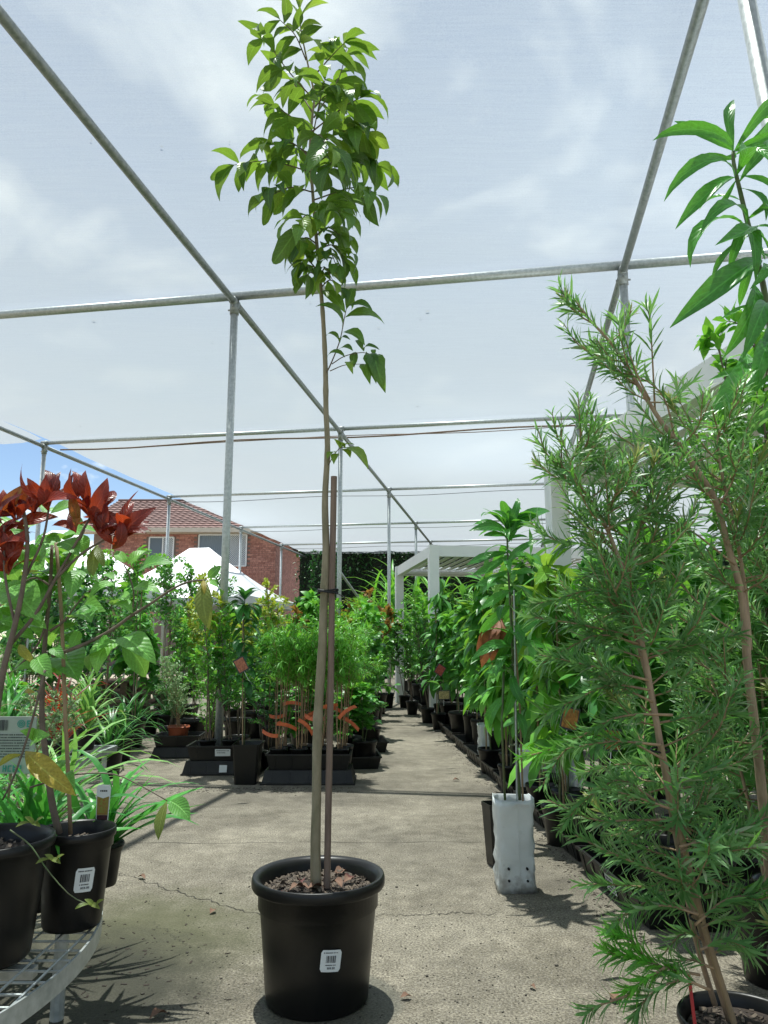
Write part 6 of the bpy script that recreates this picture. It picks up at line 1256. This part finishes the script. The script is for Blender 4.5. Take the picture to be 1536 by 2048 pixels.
for r in range(5):
    for c_ in range(4):
        x = -3.1 - c_ * .55 + prng.uniform(-.1, .1); y = 5.6 + r * 1.1 + prng.uniform(-.2, .2); kd = prng.choice(['lilly', 'citrus', 'greyfine', 'willow', 'broad', 'golden']); h = 1.25 + .12 * r + prng.uniform(0, .35)
        if kd == 'greyfine': h = .95
        put(kd, x, y, h, "%s in the left block, %s row back, %s from the side aisle" % (DESC[kd], ORD[r], ORD[c_]), 'b')
put('strapg', -1.62, 3.1, .75, "green strappy plant on the ground between the round table and the low bench", 'b'); put('strapp', -1.95, 3.3, .8, "pale strappy plant on the ground left of the low bench", 'b'); put('greyfine', -1.75, 3.75, .9, "grey-green bush on the ground before the low bench", 'b'); put('broad', -2.3, 3.4, 1.0, "broad-leaved plant at the left edge behind the copper-leaved shrub", 'b')
# ------------------------------------------------------------------ far end of the aisle
for i, (kd, x, y, h) in enumerate([('bronzy', -.55, 12.2, 1.1), ('golden', -.95, 12.5, 1.3), ('lilly', -.35, 13.4, 1.1), ('broad', -1.3, 13.0, 1.3), ('lilly', -.1, 14.8, 1.0), ('golden', -.9, 14.2, 1.3), ('lilly', .35, 15.6, 1.2), ('citrus', -.5, 15.8, 1.4), ('broad', .85, 15.2, 1.3), ('lilly', -1.6, 14.6, 1.4), ('lilly', 0.0, 16.8, 1.5), ('golden', -1.1, 16.6, 1.5), ('citrus', .6, 17.2, 1.5), ('lilly', -2.2, 13.2, 1.4), ('citrus', -2.7, 14.4, 1.5), ('lilly', -3.2, 12.6, 1.5), ('broad', -3.7, 13.8, 1.6), ('lilly', -4.3, 12.4, 1.5), ('citrus', -5.0, 13.4, 1.6), ('lilly', 1.5, 16.0, 1.5)]):
    put(kd, x, y, h, "%s across the far end of the aisle, %s nearest" % (DESC[kd], ORD[i]), 'b')
put('pillar', -1.42, 15.5, 2.75, "slim tall dark shrub showing left of the tree trunk against the cloth", 'l'); put('pillar', -1.05, 15.9, 2.9, "slim tall dark shrub showing right of the stake against the cloth", 'l')
# arching tall grass clump by the far pergola
def tall_grass(x, y, n, L, seed, label):
    o = thing("arching_grass", (x, y, 0), label, "grass clump"); rr = random.Random(seed); ms = [leaf_mesh("grass_blade", leaf_tpl(STRAP, 1.0 + .25 * i, .3, 0, .05 * (i - 1), 9, 2, 600 + i), .018, M['l_paler'] if i == 1 else M['l_bright']) for i in range(3)]
    for q in range(n):
        a = rr.uniform(0, 6.28); el = rr.uniform(.5, 1.35); z0 = rr.uniform(.2, 1.5); d = V3(math.cos(a) * math.cos(el), math.sin(a) * math.cos(el), math.sin(el) * .75); leaf_obj("blade", rr.choice(ms), o, V3(rr.uniform(-.25, .25), rr.uniform(-.25, .25), z0), d, V3(0, 0, 1), L * rr.uniform(.6, 1.1))
    return o
tall_grass(.1, 20.0, 100, 2.0, 1, "clump of tall arching grass left of the far pergola post"); tall_grass(1.15, 20.5, 100, 2.1, 2, "clump of tall arching grass seen under the far pergola"); tall_grass(2.4, 20.2, 70, 2.0, 3, "clump of tall arching grass at the right under the far pergola")
# dark hedge closing the yard
def hedge(x0, x1, y, d, h, n, seed, label):
    rr = random.Random(seed); o = thing("hedge", ((x0 + x1) / 2, y, 0), label, "hedge"); fl = Foliage(F_OV); lt = Foliage(F_OV); cx = (x0 + x1) / 2
    for q in range(n):
        x = rr.uniform(x0, x1) - cx; f_ = rr.random(); hh = h + .18 * rr.gauss(0, 1) + .25 * math.sin(x * 1.7) + .15 * math.sin(x * 4.1 + 1); bulge = .25 * math.sin(x * 2.3 + 1.7) + .18 * math.sin(x * 5.1)
        if f_ < .7: p_ = V3(x, -d / 2 - bulge * .8 + abs(rr.gauss(0, .22)), hh * rr.random() ** .8)
        else: p_ = V3(x, rr.uniform(-d / 2, d / 2), hh - abs(rr.gauss(0, .15)))
        dd = V3(rr.gauss(0, 1), -abs(rr.gauss(.6, .6)), rr.gauss(.0, .8)); (lt if rr.random() < .2 else fl).add(p_, dd, V3(0, -.3, 1), rr.uniform(.10, .20), rr)
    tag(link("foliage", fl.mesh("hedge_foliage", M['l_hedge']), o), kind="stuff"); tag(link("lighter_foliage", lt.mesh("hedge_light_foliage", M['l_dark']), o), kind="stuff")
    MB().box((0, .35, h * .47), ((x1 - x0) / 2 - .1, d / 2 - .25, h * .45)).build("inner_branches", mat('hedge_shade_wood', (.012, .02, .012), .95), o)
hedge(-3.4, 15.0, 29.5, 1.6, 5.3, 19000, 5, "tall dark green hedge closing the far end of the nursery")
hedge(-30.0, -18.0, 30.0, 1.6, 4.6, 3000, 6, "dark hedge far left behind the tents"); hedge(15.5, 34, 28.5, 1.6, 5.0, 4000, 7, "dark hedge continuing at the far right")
# shelf and crates under the left tent
sh = thing("display_shelf", (-7.6, 16.0, 0), "grey display shelf with crates under the left marquee", "shelf")
for z in (.5, 1.0): MB().box((0, 0, z), (1.6, .3, .015)).build("shelf_board", M['timber'], sh)
for x in (-1.55, 1.55):
    for yv in (-.27, .27): MB().tube([(x, yv, 0), (x, yv, 1.4)], .02, 8).build("leg", M['galv'], sh)
for q in range(5): MB().box((-1.3 + q * .62, 0, .63 if q % 2 else 1.14), (.26, .2, .12)).build("crate", M['black_tray'] if q % 2 else M['curtain'], sh)
sgn = at(66, 1130, 7.2); so_ = thing("price_sign", (sgn[0], sgn[1], 0), "small teal and yellow hanging sign seen through the red-leaved shrub", "sign")
MB().box((0, 0, sgn[2]), (.06, .004, .09)).build("panel", M['teal'], so_); MB().box((0, -.006, sgn[2] - .055), (.058, .003, .03)).build("yellow_band", M['l_lime'], so_); MB().tube([(0, .02, 0), (0, .02, sgn[2] + .09)], .01, 6).build("post", M['galv'], so_)

# ------------------------------------------------------------------ groups shared by repeated things
REG = [("right row", "potted plants of the right row"), ("island", "potted plants of the middle island"), ("left block", "potted plants of the left block"), ("side aisle", "plants beside the side aisle"), ("far end of the aisle", "plants across the far end of the aisle"), ("low mesh bench", "plants on the low mesh bench"), ("orange-tagged", "orange-tagged shrubs in the front tray"), ("on the left", "staked saplings on the left"), ("pergola", "plants beside the pergolas")]
NM = {"nursery_tray": "black nursery trays", "fallen_leaf": "dead leaves on the concrete", "louvred_pergola": "white louvred pergolas", "marquee_tent": "white marquee tents", "support_wire": "wires under the shade cloth", "shade_cloth": "sheets of shade cloth", "potted_bottlebrush": "bottlebrush shrubs at the right front", "picture_label": "picture labels among the plants", "hedge": "hedges round the yard", "arching_grass": "arching grass clumps", "strappy_plant": "strappy plants", "potted_mango": "mango trees at the right"}
for o in list(C.objects):
    if o.parent is None and o.get("category") and not o.get("group"):
        lb = o.get("label", ""); st0 = o.name.split(".")[0]
        if o["category"] == "potted plant":
            for key, gname in REG:
                if key in lb: o["group"] = gname; break
        if not o.get("group") and st0 in NM: o["group"] = NM[st0]
